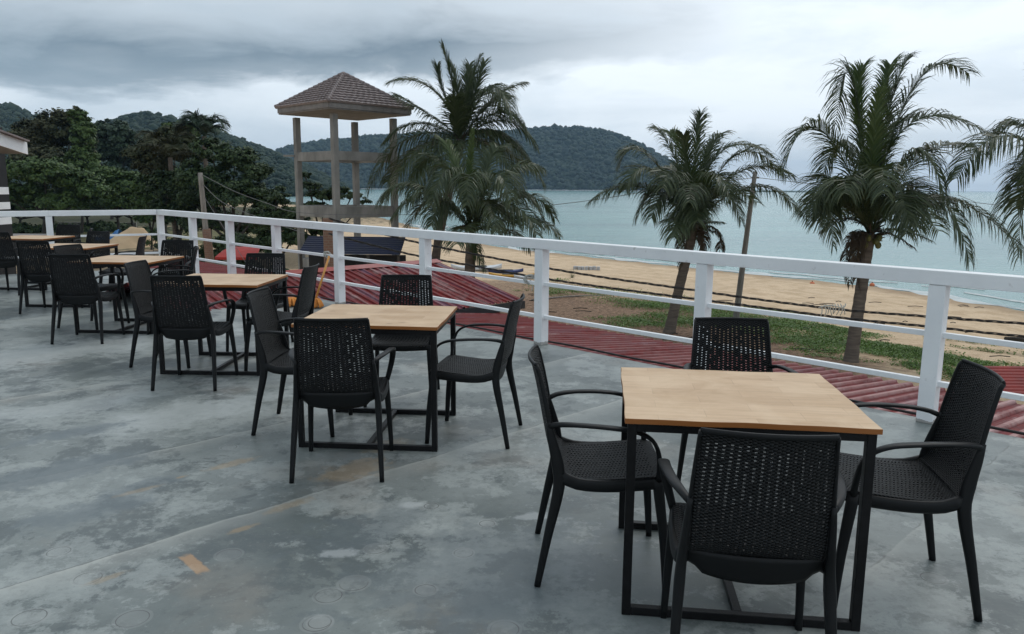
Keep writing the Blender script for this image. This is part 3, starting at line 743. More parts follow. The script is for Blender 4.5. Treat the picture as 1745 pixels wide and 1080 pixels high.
er=2.96; ze=4.68+4.2; za=6.36+4.2
m=MB() # soffit slab + fascia
m.box((0,0,ze-.02),(er/2**.5-.03,er/2**.5-.03,.03),R45); m.build('soffit',MAT['fascia'],tw)
EC=[np.array([0,-er,0]),np.array([er,0,0]),np.array([0,er,0]),np.array([-er,0,0])]
for k in range(4):
    A=EC[k]+[0,0,ze+.09];B=EC[(k+1)%4]+[0,0,ze+.09]; d=(B-A)/np.linalg.norm(B-A)
    m=MB(); m.beam(A+d*.02+[0,0,.03],B-d*.02+[0,0,.03],.04,.23); m.build('fascia',MAT['fascia'],tw)
# tiles in real courses
m=MB(); apex=np.array([0,0,za]); nc=12
for k in range(4):
    A=EC[k]*1.035+[0,0,ze+.22];B=EC[(k+1)%4]*1.035+[0,0,ze+.22]
    for c in range(nc):
        f0,f1=c/nc,(c+1)/nc
        a0=A+(apex-A)*f0;b0=B+(apex-B)*f0;a1=A+(apex-A)*f1;b1=B+(apex-B)*f1
        nn=np.cross(B-A,apex-A); nn/=np.linalg.norm(nn); w=np.linalg.norm(b0-a0); nt=max(2,int(w/.28))
        r0=[];r1=[];rb=[]
        for j in range(nt*4+1):
            t=j/(nt*4); hgt=.012*(1+math.cos(2*PI*j/4))
            r0.append(a0+(b0-a0)*t+nn*(.075+hgt*.8)); r1.append(a1+(b1-a1)*t+nn*(.008+hgt)); rb.append(a0+(b0-a0)*t-nn*.01)
        m.grid([rb,r0]); m.grid([r0,r1])
m.build('roof_tiles',MAT['tiles'],tw)
m=MB()
for k in range(4):
    A=EC[k]*1.035+[0,0,ze+.27]
    n_=14
    for j in range(n_):
        p=A+(apex+[0,0,.05]-A)*(j/n_); q=A+(apex+[0,0,.05]-A)*((j+1.05)/n_); m.sweep([p,q],[.10,.075],[.08,.06],ref=(0,0,1),n=8)
m.sweep([apex+[0,0,.0],apex+[0,0,.12]],[.13,.05],[.13,.05],n=8)
m.build('hip_tiles',MAT['tiles'],tw,smooth=True)
m=MB(); m.box((0,0,-1.35),(.01,.01,.01)); 
# ------------------------------------------------------------------ brick pillar, blue hut, red canopy, pole
q=aty(558.5,372,24.); pil=MB(); zt=q[2]+4.2
pil.box((0,0,zt/2),(.14,.14,zt/2),np.array(Matrix.Rotation(.35,3,'Z'))); o=pil.build('brick_pillar',MAT['brick']); o.location=(q[0],q[1],-4.2); tag(o,'bare reddish brick pillar standing between the gable roof and the concrete tower','pillar')
hut=thing('beach_hut','low hut with a dark blue corrugated metal roof at the foot of the concrete tower','hut',(-6.7,29.6,-4.1))
o3=np.array([-6.7,29.6,-4.1])
qa=aty(508,432,28.6);qb=aty(682,434,28.6); top=aty(508,401,30.2)
dvv=(qb-qa); L=np.linalg.norm(dvv); dvv/=L; duu=np.array([0,1.6,top[2]-qa[2]]); Lu=np.linalg.norm(duu)
sheet_obj('roof_sheet',MAT['blue'],hut,qa-o3,duu/Lu,Lu,dvv,L,.2,.03)
for f in (.02,.35,.68,.98):
    p=qa-o3+dvv*L*f; mm=MB(); mm.beam((p[0],p[1]+.08,0),p+[0,.08,-.03],.09,.09,up=(1,0,0)); mm.build('post',MAT['bark'],hut)
mm=MB(); p=qa-o3; mm.beam(np.array([p[0],p[1]+1.5,1.5]),np.array([p[0]+L,p[1]+1.5,1.5]),.06,3.); mm.build('back_wall',MAT['dark'],hut)
mm=MB()
for f in np.linspace(.52,.95,7):
    pp=qa-o3+dvv*L*f; mm.beam((pp[0],pp[1]+.1,0),(pp[0],pp[1]+.1,2.55+.12*math.sin(f*40)),.035,.035,up=(1,0,0))
mm.beam(qa-o3+dvv*L*.5+[0,.1,-.45],qa-o3+dvv*L*.96+[0,.1,-.45],.03,.04); mm.build('fence_panel',MAT['bark'],hut)
# red canopy
qa=aty(366,438,36);qb=aty(438,439,36); z1=aty(380,420,37.5)[2]
can=thing('market_canopy','small bright red canopy under the dark trees behind the railing','canopy',(qa[0],36,-4.1)); o3=np.array([qa[0],36,-4.1])
L=qb[0]-qa[0]; zb=qa[2]
rows=[]
for i in range(5):
    f=i/4; z=zb+(z1-zb)*math.sin(f*PI/2); ins=.28*f
    rows.append([(0+ins+(L-2*ins)*j/10,f*1.6,z+4.1-.05*math.sin(j/10*PI)*(1-f)+.015*math.sin(j*2.)) for j in range(11)])
m=MB(); m.grid(rows); m.grid([[(L*j/10,-.01,zb+4.1-.12) for j in range(11)],[(L*j/10,-.01,zb+4.1) for j in range(11)]]); m.build('canopy_cloth',MAT['redtarp'],can,solid=.01)
for x in (.05,L-.05):
    for y in (.05,1.7):
        m=MB(); m.beam((x,y,0),(x,y,zb+4.1-.02),.05,.05,up=(1,0,0)); m.build('pole',MAT['wire'],can)
# telegraph pole at left with guy wire
q=aty(341,294,34.); qb_=aty(352,440,34.)
tp=thing('utility_pole','weathered grey utility pole in front of the dark trees at left, leaning a little','pole',(qb_[0]+.12,34,-4.3))
o3=np.array([qb_[0]+.12,34,-4.3]); tt=q-o3
m=MB(); m.sweep(interp([(0,0,0),tt*.5+[.03,0,0],tt],16)[0],np.linspace(.15,.10,16),np.linspace(.15,.10,16),n=12); m.build('shaft',MAT['pole'],tp,smooth=True)
m=MB(); m.sweep(interp([(.02,-.02,0),tt*.33+[.1,-.02,0],tt*.62+[.06,-.02,0]],10)[0],np.linspace(.22,.17,10),np.linspace(.22,.17,10),n=8); m.build('splint_post',MAT['brick'],tp,smooth=True)
m=MB(); m.sweep([tt+[.1,0,-1.],tt+[1.9,-1.,-3.4],tt+[3.2,-1.6,-5.2]],.012,.012,n=5); m.build('guy_wire',MAT['wire'],tp)
P1=q.copy()
# second pole on the beach
qb2=onz(1253,546,-4.05); qt=aty(1287,292,qb2[1])
up=thing('utility_pole','thin grey leaning utility pole on the beach between the two palms at right','pole',tuple(qb2)); tt2=qt-qb2
m=MB(); m.sweep(interp([(0,0,-.3),tt2*.5,tt2],14)[0],np.linspace(.14,.085,14),np.linspace(.14,.085,14),n=12); m.build('shaft',MAT['pole'],up,smooth=True)
m=MB(); m.sweep([tt2+[-.13,0,-.25],tt2+[.16,0,-.25]],.04,.05,ref=(0,0,1),n=8); m.build('insulator',MAT['wire'],up)
def wire(name,label,pts,r,mat,n=30):
    m=MB(); m.sweep(interp(pts,n)[0],r,r,ref=(0,0,1),n=6); o=m.build(name,mat,smooth=True); return tag(o,label,'wire' if r<.02 else 'cable')
def sag(a,b,s,n=9):
    a=np.array(a);b=np.array(b); return [a+(b-a)*t-np.array([0,0,4*s*t*(1-t)]) for t in np.linspace(0,1,n)]
mid=aty(510,362,31.)
wire('overhead_wire','thin overhead wire from the left pole past the tower to the beach pole',[P1+[.1,0,-.1],aty(400,326,33.3),aty(455,346,32.5),mid,aty(640,366,31),aty(800,362,31),aty(985,344,31.3),aty(1130,322,31.8),qt+[0,0,-.25]],.013,MAT['wire'],60)
wire('overhead_wire','lower grey overhead wire dropping from the left pole in front of the dark trees',[P1+[.1,0,-.5],aty(380,345,33.),aty(440,370,32.),aty(520,398,30.)],.013,MAT['wire'])
wire('overhead_wire','thin overhead wire running right from the beach pole behind the right palm',[qt+[.1,0,-.25],aty(1380,313,33.5),aty(1460,322,34.),aty(1900,372,34.)],.013,MAT['wire'])
# twisted power cables
def twisted(name,label,pix,y0,y1,r=.017):
    P=[aty(px,py,y0+(y1-y0)*(px-pix[0][0])/(pix[-1][0]-pix[0][0])) for px,py in pix]
    pts,L=interp(P,260); m=MB()
    for ph in (0,2.1,4.2):
        m.sweep([p+np.array([0,.55*r*1.6*math.sin(i*.42+ph),.9*r*1.3*math.cos(i*.42+ph)]) for i,p in enumerate(pts)],r*.75,r*.75,ref=(0,0,1),n=5)
    o=m.build(name,MAT['cable'],smooth=True); return tag(o,label,'cable')
twisted('power_cable','upper thick twisted black cable strung across the beach view',[(560,372),(690,408),(860,443),(1000,468),(1160,491),(1300,511),(1440,528),(1580,539),(1745,551),(2000,566)],22,15)
twisted('power_cable','lower thick twisted black cable strung across the beach view',[(560,398),(690,431),(790,450),(950,478),(1160,506),(1300,524),(1440,542),(1580,556),(1745,573),(2000,592)],22,15)
# string bundle tied on the cables
m=MB(); 
for k in range(9):
    px=1400+k*4.6; a=aty(px,519+rnd.uniform(-2,2),17.2); b=aty(px+rnd.uniform(-4,4),534+rnd.uniform(0,6),17.2); c_=(a+b)/2+[rnd.uniform(-.04,.04),-.04,0]
    m.sweep(interp([a,c_,b],6)[0],.012,.012,ref=(1,0,0),n=5)
m.sweep(interp([aty(1395,524,17.15),aty(1415,520,17.15),aty(1437,524,17.15),aty(1441,517,17.15)],12)[0],.014,.014,n=5,ref=(0,0,1))
o=m.build('string_bundle',MAT['string'],smooth=True); tag(o,'pale strings tied in loops round the black cables left of the right palm','string')

# ------------------------------------------------------------------ palms
def frond_mesh(P0,P1,P2,seed,leaf=.85,n=46,droop=.55,wid=.040,tw=0.,stub=False):
    """returns (rachis MB, leaflet verts, faces). P0..P2 = start, middle, tip"""
    r=np.random.default_rng(seed)
    P0=np.array(P0,float);P1=np.array(P1,float);P2=np.array(P2,float)
    Cc=2*P1-.5*(P0+P2); t=np.linspace(0,1,n)[:,None]
    pts=(1-t)**2*P0+2*t*(1-t)*Cc+t*t*P2
    T=np.gradient(pts,axis=0); T/=np.linalg.norm(T,axis=1)[:,None]
    up=np.array([0,0,1.]); S=np.cross(T,up); ln=np.linalg.norm(S,axis=1)[:,None]; S=np.where(ln<.15,np.array([[1.,.2,0]]),S/(ln+1e-9))
    S/=np.linalg.norm(S,axis=1)[:,None]
    if tw: 
        N=np.cross(S,T); S=S*math.cos(tw)+N*math.sin(tw)
    N=np.cross(S,T)
    V=[];Fq=[];k=0
    sub=2
    for i in range(3 if not stub else 1,n-1):
        for h in range(sub):
            f=h/sub; p=pts[i]*(1-f)+pts[i+1]*f; tt=T[i]; u=(i+f)/n
            prof=min(1,(u*5.5)**.7)*(1-max(0,(u-.5)/.5)**2*.68)*1.40*(1-.25*max(0,T[i][2])**2)
            for sgn in(-1,1):
                L=leaf*prof*r.uniform(.82,1.12); 
                d=S[i]*sgn*r.uniform(.8,1.0)+tt*(.38+.60*u+1.1*max(0,tt[2])**3)+N[i]*r.uniform(.05,.30)+r.normal(0,.05,3); d/=np.linalg.norm(d)
                g=np.array([0,0,-1.]); w=wid*r.uniform(.8,1.2)
                wv=np.cross(d,N[i]); wv/=np.linalg.norm(wv)+1e-9; wv=wv*.8+N[i]*r.uniform(-.5,.5); wv/=np.linalg.norm(wv)
                dr=droop*r.uniform(.6,1.4)
                c=[p]; dd=d.copy()
                for q in range(3):
                    c.append(c[-1]+dd*L/3); dd=dd+g*dr*(.60+.30*q); dd/=np.linalg.norm(dd)
                ws=(w*.35,w*.5,w*.38,.003)
                b=k
                for q in range(4): V.append(c[q]-wv*ws[q]); V.append(c[q]+wv*ws[q])
                for q in range(3): Fq.append((b+2*q,b+2*q+1,b+2*q+3,b+2*q+2))
                k+=8
    return pts,V,Fq
def palm(label,heart_px,scale_d,base,fronds,seed,trunk_r=(.19,.13),leaf=.85,coco=0,group='coconut palms on the beach',lean=0,hx=None,extra=5):
    rx=random.Random(seed*7+1); R0=90
    fronds=list(fronds)
    if extra and scale_d!=29.5 and scale_d<33:
        for k in range(3):
            sx=rx.choice((-1,1)); hx_,hy_=heart_px; dx=sx*rx.uniform(10,34)
            fronds.append(((hx_+dx*1.3,hy_+14),(hx_+dx*1.2,hy_+rx.uniform(60,95)),rx.uniform(-.7,.5),{'mat':'frond_dead','leaf':.45,'n':26,'droop':1.2}))
    for k in range(extra):
        a=rx.uniform(0,2*PI); e=rx.uniform(-.2,.75); hx_,hy_=heart_px; L=rx.uniform(105,150); dx=math.cos(a)*math.cos(e)*L; dyv=math.sin(a)*math.cos(e)*L/FPX*scale_d
        fronds.append(((hx_+dx*.55,hy_-math.sin(e)*L*.75-22),(hx_+dx,hy_-math.sin(e)*L*.8+rx.uniform(5,40)),dyv,{'droop':rx.uniform(.5,.9)}))
    h=aty(heart_px[0],heart_px[1],scale_d); mp=scale_d/FPX*1.0/math.cos(PITCH)
    root=thing('palm_tree',label,'palm tree',tuple(base),0,group)
    b=np.array(base); hh=h-b
    pts,_=interp([(0,0,-.2),hh*.35+[-lean,0,0],hh*.75+[-lean*.5,0,0],hh*1.0],26)
    u=np.linspace(0,1,26); w=trunk_r[0]+(trunk_r[1]-trunk_r[0])*u+.10*np.exp(-u*14)+.012*(np.arange(26)%2)
    m=MB(); m.sweep(pts,w,w,n=12,ref=(1,0,0)); m.build('trunk',MAT['trunk'],root,smooth=True)
    # fibrous crown base
    m=MB(); rr=random.Random(seed)
    for k in range(22):
        a=rr.uniform(0,2*PI); e=rr.uniform(.1,1.); d=np.array([math.cos(a)*e,math.sin(a)*e,rr.uniform(.1,.9)]); d/=np.linalg.norm(d); L=rr.uniform(.35,.75)
        s=hh+[0,0,rr.uniform(-.35,.1)]
        m.sweep([s,s+d*L*.5,s+d*L+[0,0,-.05]],[.06,.04,.012],[.035,.025,.01],n=6,ref=(0,0,1))
    m.build('crown_base',MAT['frond_dead'],root,smooth=True)
    for k,fr in enumerate(fronds):
        kind='frond'; mat=MAT['frond']; opt={}
        (mx,my),(tx,ty),dy=fr[0],fr[1],fr[2]
        if len(fr)>3: opt=fr[3]
        if opt.get('mat'): mat=MAT[opt['mat']]
        def loc(px,py,yy):
            q=aty(px,py,scale_d+yy); return q-b
        st=hh+np.array([rr.uniform(-.08,.08),rr.uniform(-.08,.08),rr.uniform(-.05,.12)])
        P1_=loc(mx,my,dy*.55); P2_=loc(tx,ty,dy)
        pts,V,Fq=frond_mesh(st,P1_,P2_,seed*100+k,leaf*opt.get('leaf',1),droop=opt.get('droop',.5)*1.25+.1,tw=opt.get('tw',rr.uniform(-.3,.3)),n=opt.get('n',46))
        Lr=np.linalg.norm(np.diff(pts,axis=0),axis=1).sum()
        m=MB(); nn=len(pts); m.sweep(pts[::3],np.linspace(.026,.005,len(pts[::3])),np.linspace(.018,.004,len(pts[::3])),n=6,ref=(0,0,1))
        m.add(V,Fq); m.build('frond',mat,root)
    if coco:
        for k in range(coco):
            a=k*1.3; p=hh+np.array([.22*math.cos(a),-.22+.1*math.sin(a),-.12-.12*(k%3)]); m=MB()
            m.sweep([p+[0,0,-.11],p+[0,0,-.08],p,p+[0,0,.08],p+[0,0,.11]],[.03,.075,.1,.075,.03],[.03,.075,.1,.075,.03],n=10); m.build('coconut',MAT['coco'],root,smooth=True)
    return root
Y={'mat':'frond_y','droop':.25,'leaf':.8}
bR=onz(1449,617,-4.03); bR[2]=float(gz(bR[0],bR[1]))
palm('tallest looking coconut palm at right, trunk rising behind the right half of the railing',(1482,398),bR[1]+.4,bR,[
 ((1400,222),(1334,292),-.3),((1418,305),(1392,378),-1.2),((1452,135),(1424,215),.6),((1462,190),(1473,112),.5,Y),((1505,170),(1520,112),.8,Y),
 ((1515,190),(1548,100),-.2),((1555,150),(1652,126),.4),((1545,215),(1690,232),-.8),((1575,262),(1672,262),1.2),((1556,262),(1612,345),-1.6,{'droop':.8}),
 ((1610,338),(1748,436),-.5,{'leaf':1.15,'droop':.9}),((1590,338),(1652,446),-1.6,{'leaf':1.1,'droop':.9}),((1440,250),(1402,300),1.6),((1448,310),(1440,330),-2.6,{'droop':.8}),
 ((1500,290),(1505,330),-3.0,{'droop':.8}),((1530,330),(1545,400),-2.2,{'droop':.8}),((1425,330),(1420,420),-.9,{'droop':.8,'leaf':.8}),((1470,290),(1462,180),1.8),
 ((1500,260),(1560,190),1.8),((1540,350),(1600,395),1.6),((1440,372),(1398,398),.3,{'leaf':.35,'n':24,'mat':'frond_dead'}),((1530,392),(1590,412),.2,{'leaf':.4,'n':24}),((1520,400),(1560,425),-.4,{'leaf':.35,'n':20,'mat':'frond_dead'}),
 ((1486,270),(1500,150),-.8,Y),((1495,230),(1530,140),-.5)],3,(.20,.17),leaf=.92,coco=6)
bM=onz(1139,569,-4.03); bM[2]=float(gz(bM[0],bM[1]))
palm('coconut palm right of centre with a trunk leaning right, left of the thin beach pole',(1184,382),bM[1]+.3,bM,[
 ((1090,318),(1004,345),-.6,{'droop':.75}),((1100,262),(1056,284),.5),((1110,292),(1066,322),-.9),((1150,268),(1116,218),.6),((1160,262),(1140,225),1.2,Y),
 ((1186,262),(1194,194),.2),((1204,268),(1232,228),.8),((1225,262),(1312,262),-.4),((1258,262),(1340,304),.8),((1262,292),(1352,300),-1.0),((1282,318),(1362,362),.3,{'droop':.8}),
 ((1230,330),(1262,376),-1.6,{'droop':.8}),((1140,330),(1110,372),-1.4,{'droop':.8}),((1180,315),(1175,345),-2.8,{'droop':.8}),((1215,300),(1245,340),-2.4),((1150,300),(1130,320),-2.2),
 ((1200,290),(1215,240),2.),((1160,300),(1120,290),2.2),((1225,320),(1290,345),2.),((1172,280),(1165,230),-.8),
 ((1155,372),(1125,378),.2,{'leaf':.3,'n':20,'mat':'frond_dead'}),((1158,385),(1135,394),-.2,{'leaf':.3,'n':20,'mat':'frond_dead'}),((1210,378),(1234,380),.2,{'leaf':.3,'n':20}),((1205,390),(1226,400),-.2,{'leaf':.3,'n':20}),((1190,400),(1196,420),-.3,{'leaf':.25,'n':18,'mat':'frond_dead'}),((1172,395),(1160,408),-.3,{'leaf':.25,'n':18,'mat':'frond_dead'})],5,(.19,.17),leaf=.85)
# two palms by the tower
bB=aty(738,470,33.5); bB[2]=-4.05
palm('taller coconut palm beside the concrete tower, its crown against the sky',(786,238),33.5,bB,[
 ((736,152),(664,140),-.3,{'droop':.35}),((722,190),(676,162),-.8,{'droop':.5}),((758,165),(745,112),.3,{'droop':.3}),((772,150),(753,78),0,{'droop':.3}),((782,165),(768,106),.6,{'droop':.3}),
 ((798,160),(818,98),-.2,{'droop':.3,'leaf':1.1}),((806,165),(826,105),.8,{'droop':.3}),((795,170),(800,110),1.,{'droop':.3}),((838,172),(893,142),.2,{'droop':.35}),((832,180),(868,164),1.4),((845,192),(893,214),-.5,{'droop':.8}),
 ((690,238),(626,330),-.6,{'droop':1.0,'leaf':1.2}),((715,255),(655,345),-1.6,{'droop':1.0,'leaf':1.2}),((735,265),(700,345),-2.2,{'droop':1.0}),((760,270),(745,350),-2.8,{'droop':1.0}),((860,238),(925,312),-.4,{'droop':1.0,'leaf':1.2}),((850,262),(893,340),-1.6,{'droop':1.0}),
 ((805,270),(825,350),-2.8,{'droop':1.0}),((700,262),(660,310),1.6,{'droop':.9}),((850,250),(900,290),1.8,{'droop':.9}),((775,200),(775,165),-1.4),((830,225),(880,250),1.6)],7,(.19,.17),leaf=.85,coco=0,lean=.3)
bF=aty(797,478,29.5); bF[2]=-4.05
palm('shorter coconut palm in front of its taller neighbour, above the gable roof',(803,398),29.5,bF,[
 ((714,318),(645,345),-.3,{'droop':1.0,'leaf':1.1}),((735,330),(668,372),-1.2,{'droop':1.,'leaf':1.0}),((800,300),(806,220),-.2,{'mat':'frond_y','droop':.2,'leaf':.35}),((862,298),(924,288),-.2,{'droop':.9}),((890,336),(945,372),.4,{'droop':.8,'leaf':.9}),
 ((895,372),(953,402),-.4,{'droop':.8,'leaf':.8}),((868,350),(915,400),-1.4,{'droop':.8}),((750,275),(705,300),.8,{'droop':.9}),((770,290),(735,350),-2.0,{'droop':1.}),((840,300),(872,345),-2.,{'droop':1.}),((800,300),(795,350),-2.9,{'droop':.9}),
 ((775,280),(755,240),1.2,Y),((830,285),(850,250),1.4),((760,345),(735,385),-1.4,{'droop':.9}),((845,350),(880,385),1.6,{'droop':.9}),((790,385),(770,395),-.3,{'leaf':.3,'n':20,'mat':'frond_dead'}),
 ((812,425),(824,458),-.3,{'leaf':.55,'n':26,'mat':'frond_y','droop':.9})],9,(.22,.19),leaf=.85)
b5=np.array([18.1,23.5,-4.0])
palm('palm tree cut off by the right edge, only its left fronds in view',(1830,330),24.,b5,[
 ((1720,232),(1630,305),-.5,{'leaf':1.1,'droop':.8}),((1745,215),(1690,255),.8,{'droop':.8}),((1760,300),(1736,440),-.6,{'droop':.8}),((1780,200),(1760,120),.5),((1850,200),(1870,120),.4),((1900,260),(1990,300),-.4),((1900,320),(1980,400),.4),
 ((1800,260),(1785,330),-2.2,{'droop':.8}),((1870,250),(1930,180),1.4),((1770,290),(1730,350),1.6,{'droop':.8})],11,(.2,.16),leaf=.95)

# ------------------------------------------------------------------ broadleaf trees
def leaf_cloud(lobes,n,size,seed,up=.5,hollow=.55,aspect=.6):
    """lobes: (cx,cy,cz,rx,ry,rz); leaves scattered in lumpy shells of the lobes"""
    r=np.random.default_rng(seed); L=np.array(lobes,float); vol=np.prod(L[:,3:],axis=1)**(2/3); pr=vol/vol.sum()
    # sub clumps
    nc=max(10,int(len(L)*44)); li=r.choice(len(L),nc,p=pr)
    d=r.normal(size=(nc,3)); d/=np.linalg.norm(d,axis=1)[:,None]; d[:,2]=np.where(d[:,2]<-.35,-d[:,2],d[:,2])
    rad=r.uniform(hollow,1.02,nc)[:,None]
    cc=L[li,:3]+d*L[li,3:]*rad; cr=(L[li,3:].mean(axis=1))*r.uniform(.12,.30,nc)
    ci=r.integers(0,nc,n); g=r.normal(size=(n,3))*.48
    P=cc[ci]+g*cr[ci][:,None]*np.array([1,1,.62])
    out=d[ci]*.7+g*.5; nrm=out+r.normal(size=(n,3))*.55+np.array([0,0,up]); nrm/=np.linalg.norm(nrm,axis=1)[:,None]
    a=np.cross(nrm,r.normal(size=(n,3))); a/=np.linalg.norm(a,axis=1)[:,None]; b=np.cross(nrm,a)
    s=(size*r.uniform(.55,1.35,n))[:,None]
    V=np.stack([P-a*s,P-b*s*aspect+nrm*s*.15,P+a*s,P+b*s*aspect+nrm*s*.15],1).reshape(-1,3)
    Fq=np.arange(4*n).reshape(-1,4); return V,Fq
def tree(label,px,base_y,depth,tops,mat,n,size,seed,group='trees behind the left end of the terrace',trunk=.22,base_px=None,name='tree',cat='tree',kind=None,depthf=.8,hollow=.5):
    """tops: (px,py,radius_px[,ry_px,dy]) crown lobes as seen; base at ground"""
    trunk*=.55; b=aty(px,base_y,depth); b[2]=float(gz(b[0],b[1]))
    mp=depth/FPX
    root=thing(name,label,cat,tuple(b),0,group); lob=[]
    for t in tops:
        cx_,cy_,rp=t[:3]; ry=t[3] if len(t)>3 else rp*.8; dy=t[4] if len(t)>4 else 0
        q=aty(cx_,cy_,depth+dy); lob.append((*(q-b),rp*mp,rp*mp*depthf,ry*mp))
    V,Fq=leaf_cloud(lob,int(n*2.2),size*.60,seed,hollow=hollow); quick('crown',V,Fq,mat,root)
    m=MB(); rr=random.Random(seed); c=np.mean([l[:3] for l in lob],axis=0); zl=min(l[2] for l in lob)
    H=max(1.,zl); fk=np.array([c[0]*.4,0,H*.55])
    m.sweep(interp([(0,0,-.3),fk*.5+[.05*H*.3,0,0],fk],8)[0],np.linspace(trunk,trunk*.75,8),np.linspace(trunk,trunk*.75,8),n=8)
    for l in lob:
        e=np.array(l[:3])+[0,0,l[5]*.2]; m.sweep(interp([fk,(fk+e)/2+[rr.uniform(-.3,.3)*l[3]*.3,0,-l[5]*.2],e],8)[0],np.linspace(trunk*.6,.03,8),np.linspace(trunk*.6,.03,8),n=6)
    m.build('trunk',MAT['bark'],root,smooth=True)
    return root
tree('big round crowned tree with brownish top at far left behind the roof corner',85,372,92,[(55,245,42,38),(95,228,45,40),(125,255,38,45,3),(75,290,52,38,-3),(130,215,22,30),(40,280,28,35),(110,300,40,35,2)],MAT['tree_brown'],26000,.34,21,trunk=.5)
tree('slender bright green treetop sticking up beside the round brownish crown',137,372,88,[(135,206,15,22),(122,196,10,8),(142,232,20,32),(140,280,26,40)],MAT['tree_green'],9000,.28,22,trunk=.3)
tree('darker bluish green tree right of the big round crown',190,370,125,[(175,222,28,18),(205,235,30,26),(165,262,35,34),(215,275,34,36),(190,310,40,30)],MAT['tree_blue'],20000,.42,23,trunk=.5)
tree('low spreading green tree behind the far left chairs',70,376,78,[(25,300,36,24),(75,296,46,26,-2),(120,312,44,28),(50,335,48,24),(105,345,50,22),(160,330,40,26),(5,330,30,30)],MAT['tree_green'],30000,.27,24,trunk=.35)
tree('green bushy tree left of the brownish drooping tree',200,376,84,[(180,305,35,22),(215,318,36,26),(195,345,42,22),(240,345,30,20),(160,345,26,18)],MAT['tree_green'],18000,.27,25,trunk=.3)
tree('brownish green drooping tree left of the dark utility pole trees',275,385,64,[(250,262,34,22),(285,250,36,24),(300,232,28,20),(265,290,36,24),(320,265,34,30)],MAT['tree_brown'],20000,.22,26,trunk=.35)
tree('feathery light green treetop above the brownish drooping tree',305,385,70,[(290,222,14,14),(312,218,20,12),(272,238,10,14),(330,228,12,12)],MAT['tree_green'],4500,.22,27,trunk=.2)
tree('yellow green shrub behind the railing corner',255,392,66,[(250,318,16,26),(268,340,18,26),(245,350,20,22),(278,318,12,16),(255,372,26,16)],MAT['tree_green'],8000,.18,28,trunk=.15,name='shrub',cat='shrub')
tree('very dark broad tree behind the utility pole',400,425,56,[(360,262,36,26),(400,280,44,30),(430,300,34,30),(345,310,44,36),(400,340,60,40),(330,350,50,34,2),(450,350,30,34),(370,385,60,24,2),(440,385,36,28,1)],MAT['tree_dark'],42000,.17,29,trunk=.4,hollow=.35)
tree('dark tree right of the utility pole, reaching down to the blue roofed hut',480,440,48,[(470,345,26,26),(455,378,36,26),(492,372,28,26),(480,410,40,24),(445,420,34,20),(505,400,24,22),(400,420,50,20)],MAT['tree_dark'],22000,.14,30,trunk=.25,hollow=.35)
tree('thin leafy tree with gaps, seen through the concrete tower frame',545,430,40,[(528,318,22,9),(550,335,26,12),(575,325,22,8),(600,335,24,8),(535,352,22,10),(560,358,22,8),(622,345,12,5),(520,300,12,6)],MAT['tree_dark'],3800,.13,31,trunk=.10,hollow=.2)
tree('low leafy bush at the foot of the concrete tower, left of the brick pillar',530,440,36,[(522,385,14,14),(540,395,16,14),(528,412,18,14)],MAT['tree_dark'],3500,.11,32,trunk=.08,name='shrub',cat='shrub')
tree('small sparse bush beside the sand heap',262,425,60,[(258,398,7,9),(266,408,9,9),(252,415,8,8)],MAT['tree_green'],700,.10,33,trunk=.04,name='shrub',cat='shrub',hollow=.1)
tree('dense dark green tree filling in behind the sand heap and the low wall',225,384,96,[(205,345,34,26),(235,355,34,24),(185,352,30,22),(262,345,30,26)],MAT['tree_dark'],16000,.30,34,trunk=.3)
tree('dense low dark tree between the far left building and the round crown',30,384,90,[(20,350,40,24),(60,352,36,22),(-10,345,36,26),(95,356,30,20)],MAT['tree_dark'],16000,.28,35,trunk=.3)
tree('low dark tree in the middle of the left trees, above the small railing posts',150,384,94,[(130,350,34,24),(160,352,34,22),(110,345,26,22),(180,340,26,24)],MAT['tree_blue'],14000,.30,36,trunk=.3)
tree('dark leafy tree right under the brownish drooping crown',300,396,60,[(290,320,36,28),(320,345,36,30),(285,360,30,24),(310,378,36,18),(335,315,26,26)],MAT['tree_dark'],20000,.20,37,trunk=.25,hollow=.3)
def undergrowth():
    lob=[]
    for px,py,d,rp,ry in ((20,372,88,40,9),(100,374,90,46,8),(180,372,92,46,9),(250,378,82,36,10),(300,392,66,34,12),(350,405,56,34,14),(410,418,50,36,14),(470,426,46,30,14),(505,432,42,20,12)):
        q=aty(px,py,d); m_=d/FPX; lob.append((q[0],q[1],float(gz(q[0],q[1]))+ry*m_*.6,rp*m_,rp*m_*.6,ry*m_))
    V,Fq=leaf_cloud(lob,60000,.16,71,hollow=.2); o=quick('undergrowth',V,Fq,MAT['tree_dark']); tag(o,'dark undergrowth along the foot of the left trees','undergrowth',kind='stuff')
undergrowth()
# palm-like tops in the dark mass
def small_palm(label,px,py,d,k,L,seed):
    b=aty(px,py,d); base=np.array([b[0],b[1],-4.05]); rr=random.Random(seed); hh=b-base
    root=thing('palm_tree',label,'palm tree',tuple(base),0,'palms among the dark trees')
    m=MB(); m.sweep(interp([(0,0,0),hh*.5,hh],8)[0],.17,.17,n=8); m.build('trunk',MAT['trunk'],root,smooth=True)
    for i in range(k):
        a=i*2.4+seed; e=rr.uniform(.15,1.1); h_=math.cos(e)*L; v_=math.sin(e)*L
        mid=hh+np.array([math.cos(a)*h_*.5,math.sin(a)*h_*.5,v_*.75]); tip=hh+np.array([math.cos(a)*h_,math.sin(a)*h_,v_*.9-.4])
        pts,V,Fq=frond_mesh(hh,mid,tip,seed*50+i,.9,n=24,droop=.5,wid=.06); m=MB(); m.sweep(pts[::3],.03,.02,n=5,ref=(0,0,1)); m.add(V,Fq); m.build('frond',MAT['tree_blue'] if seed%2 else MAT['tree_brown'],root)
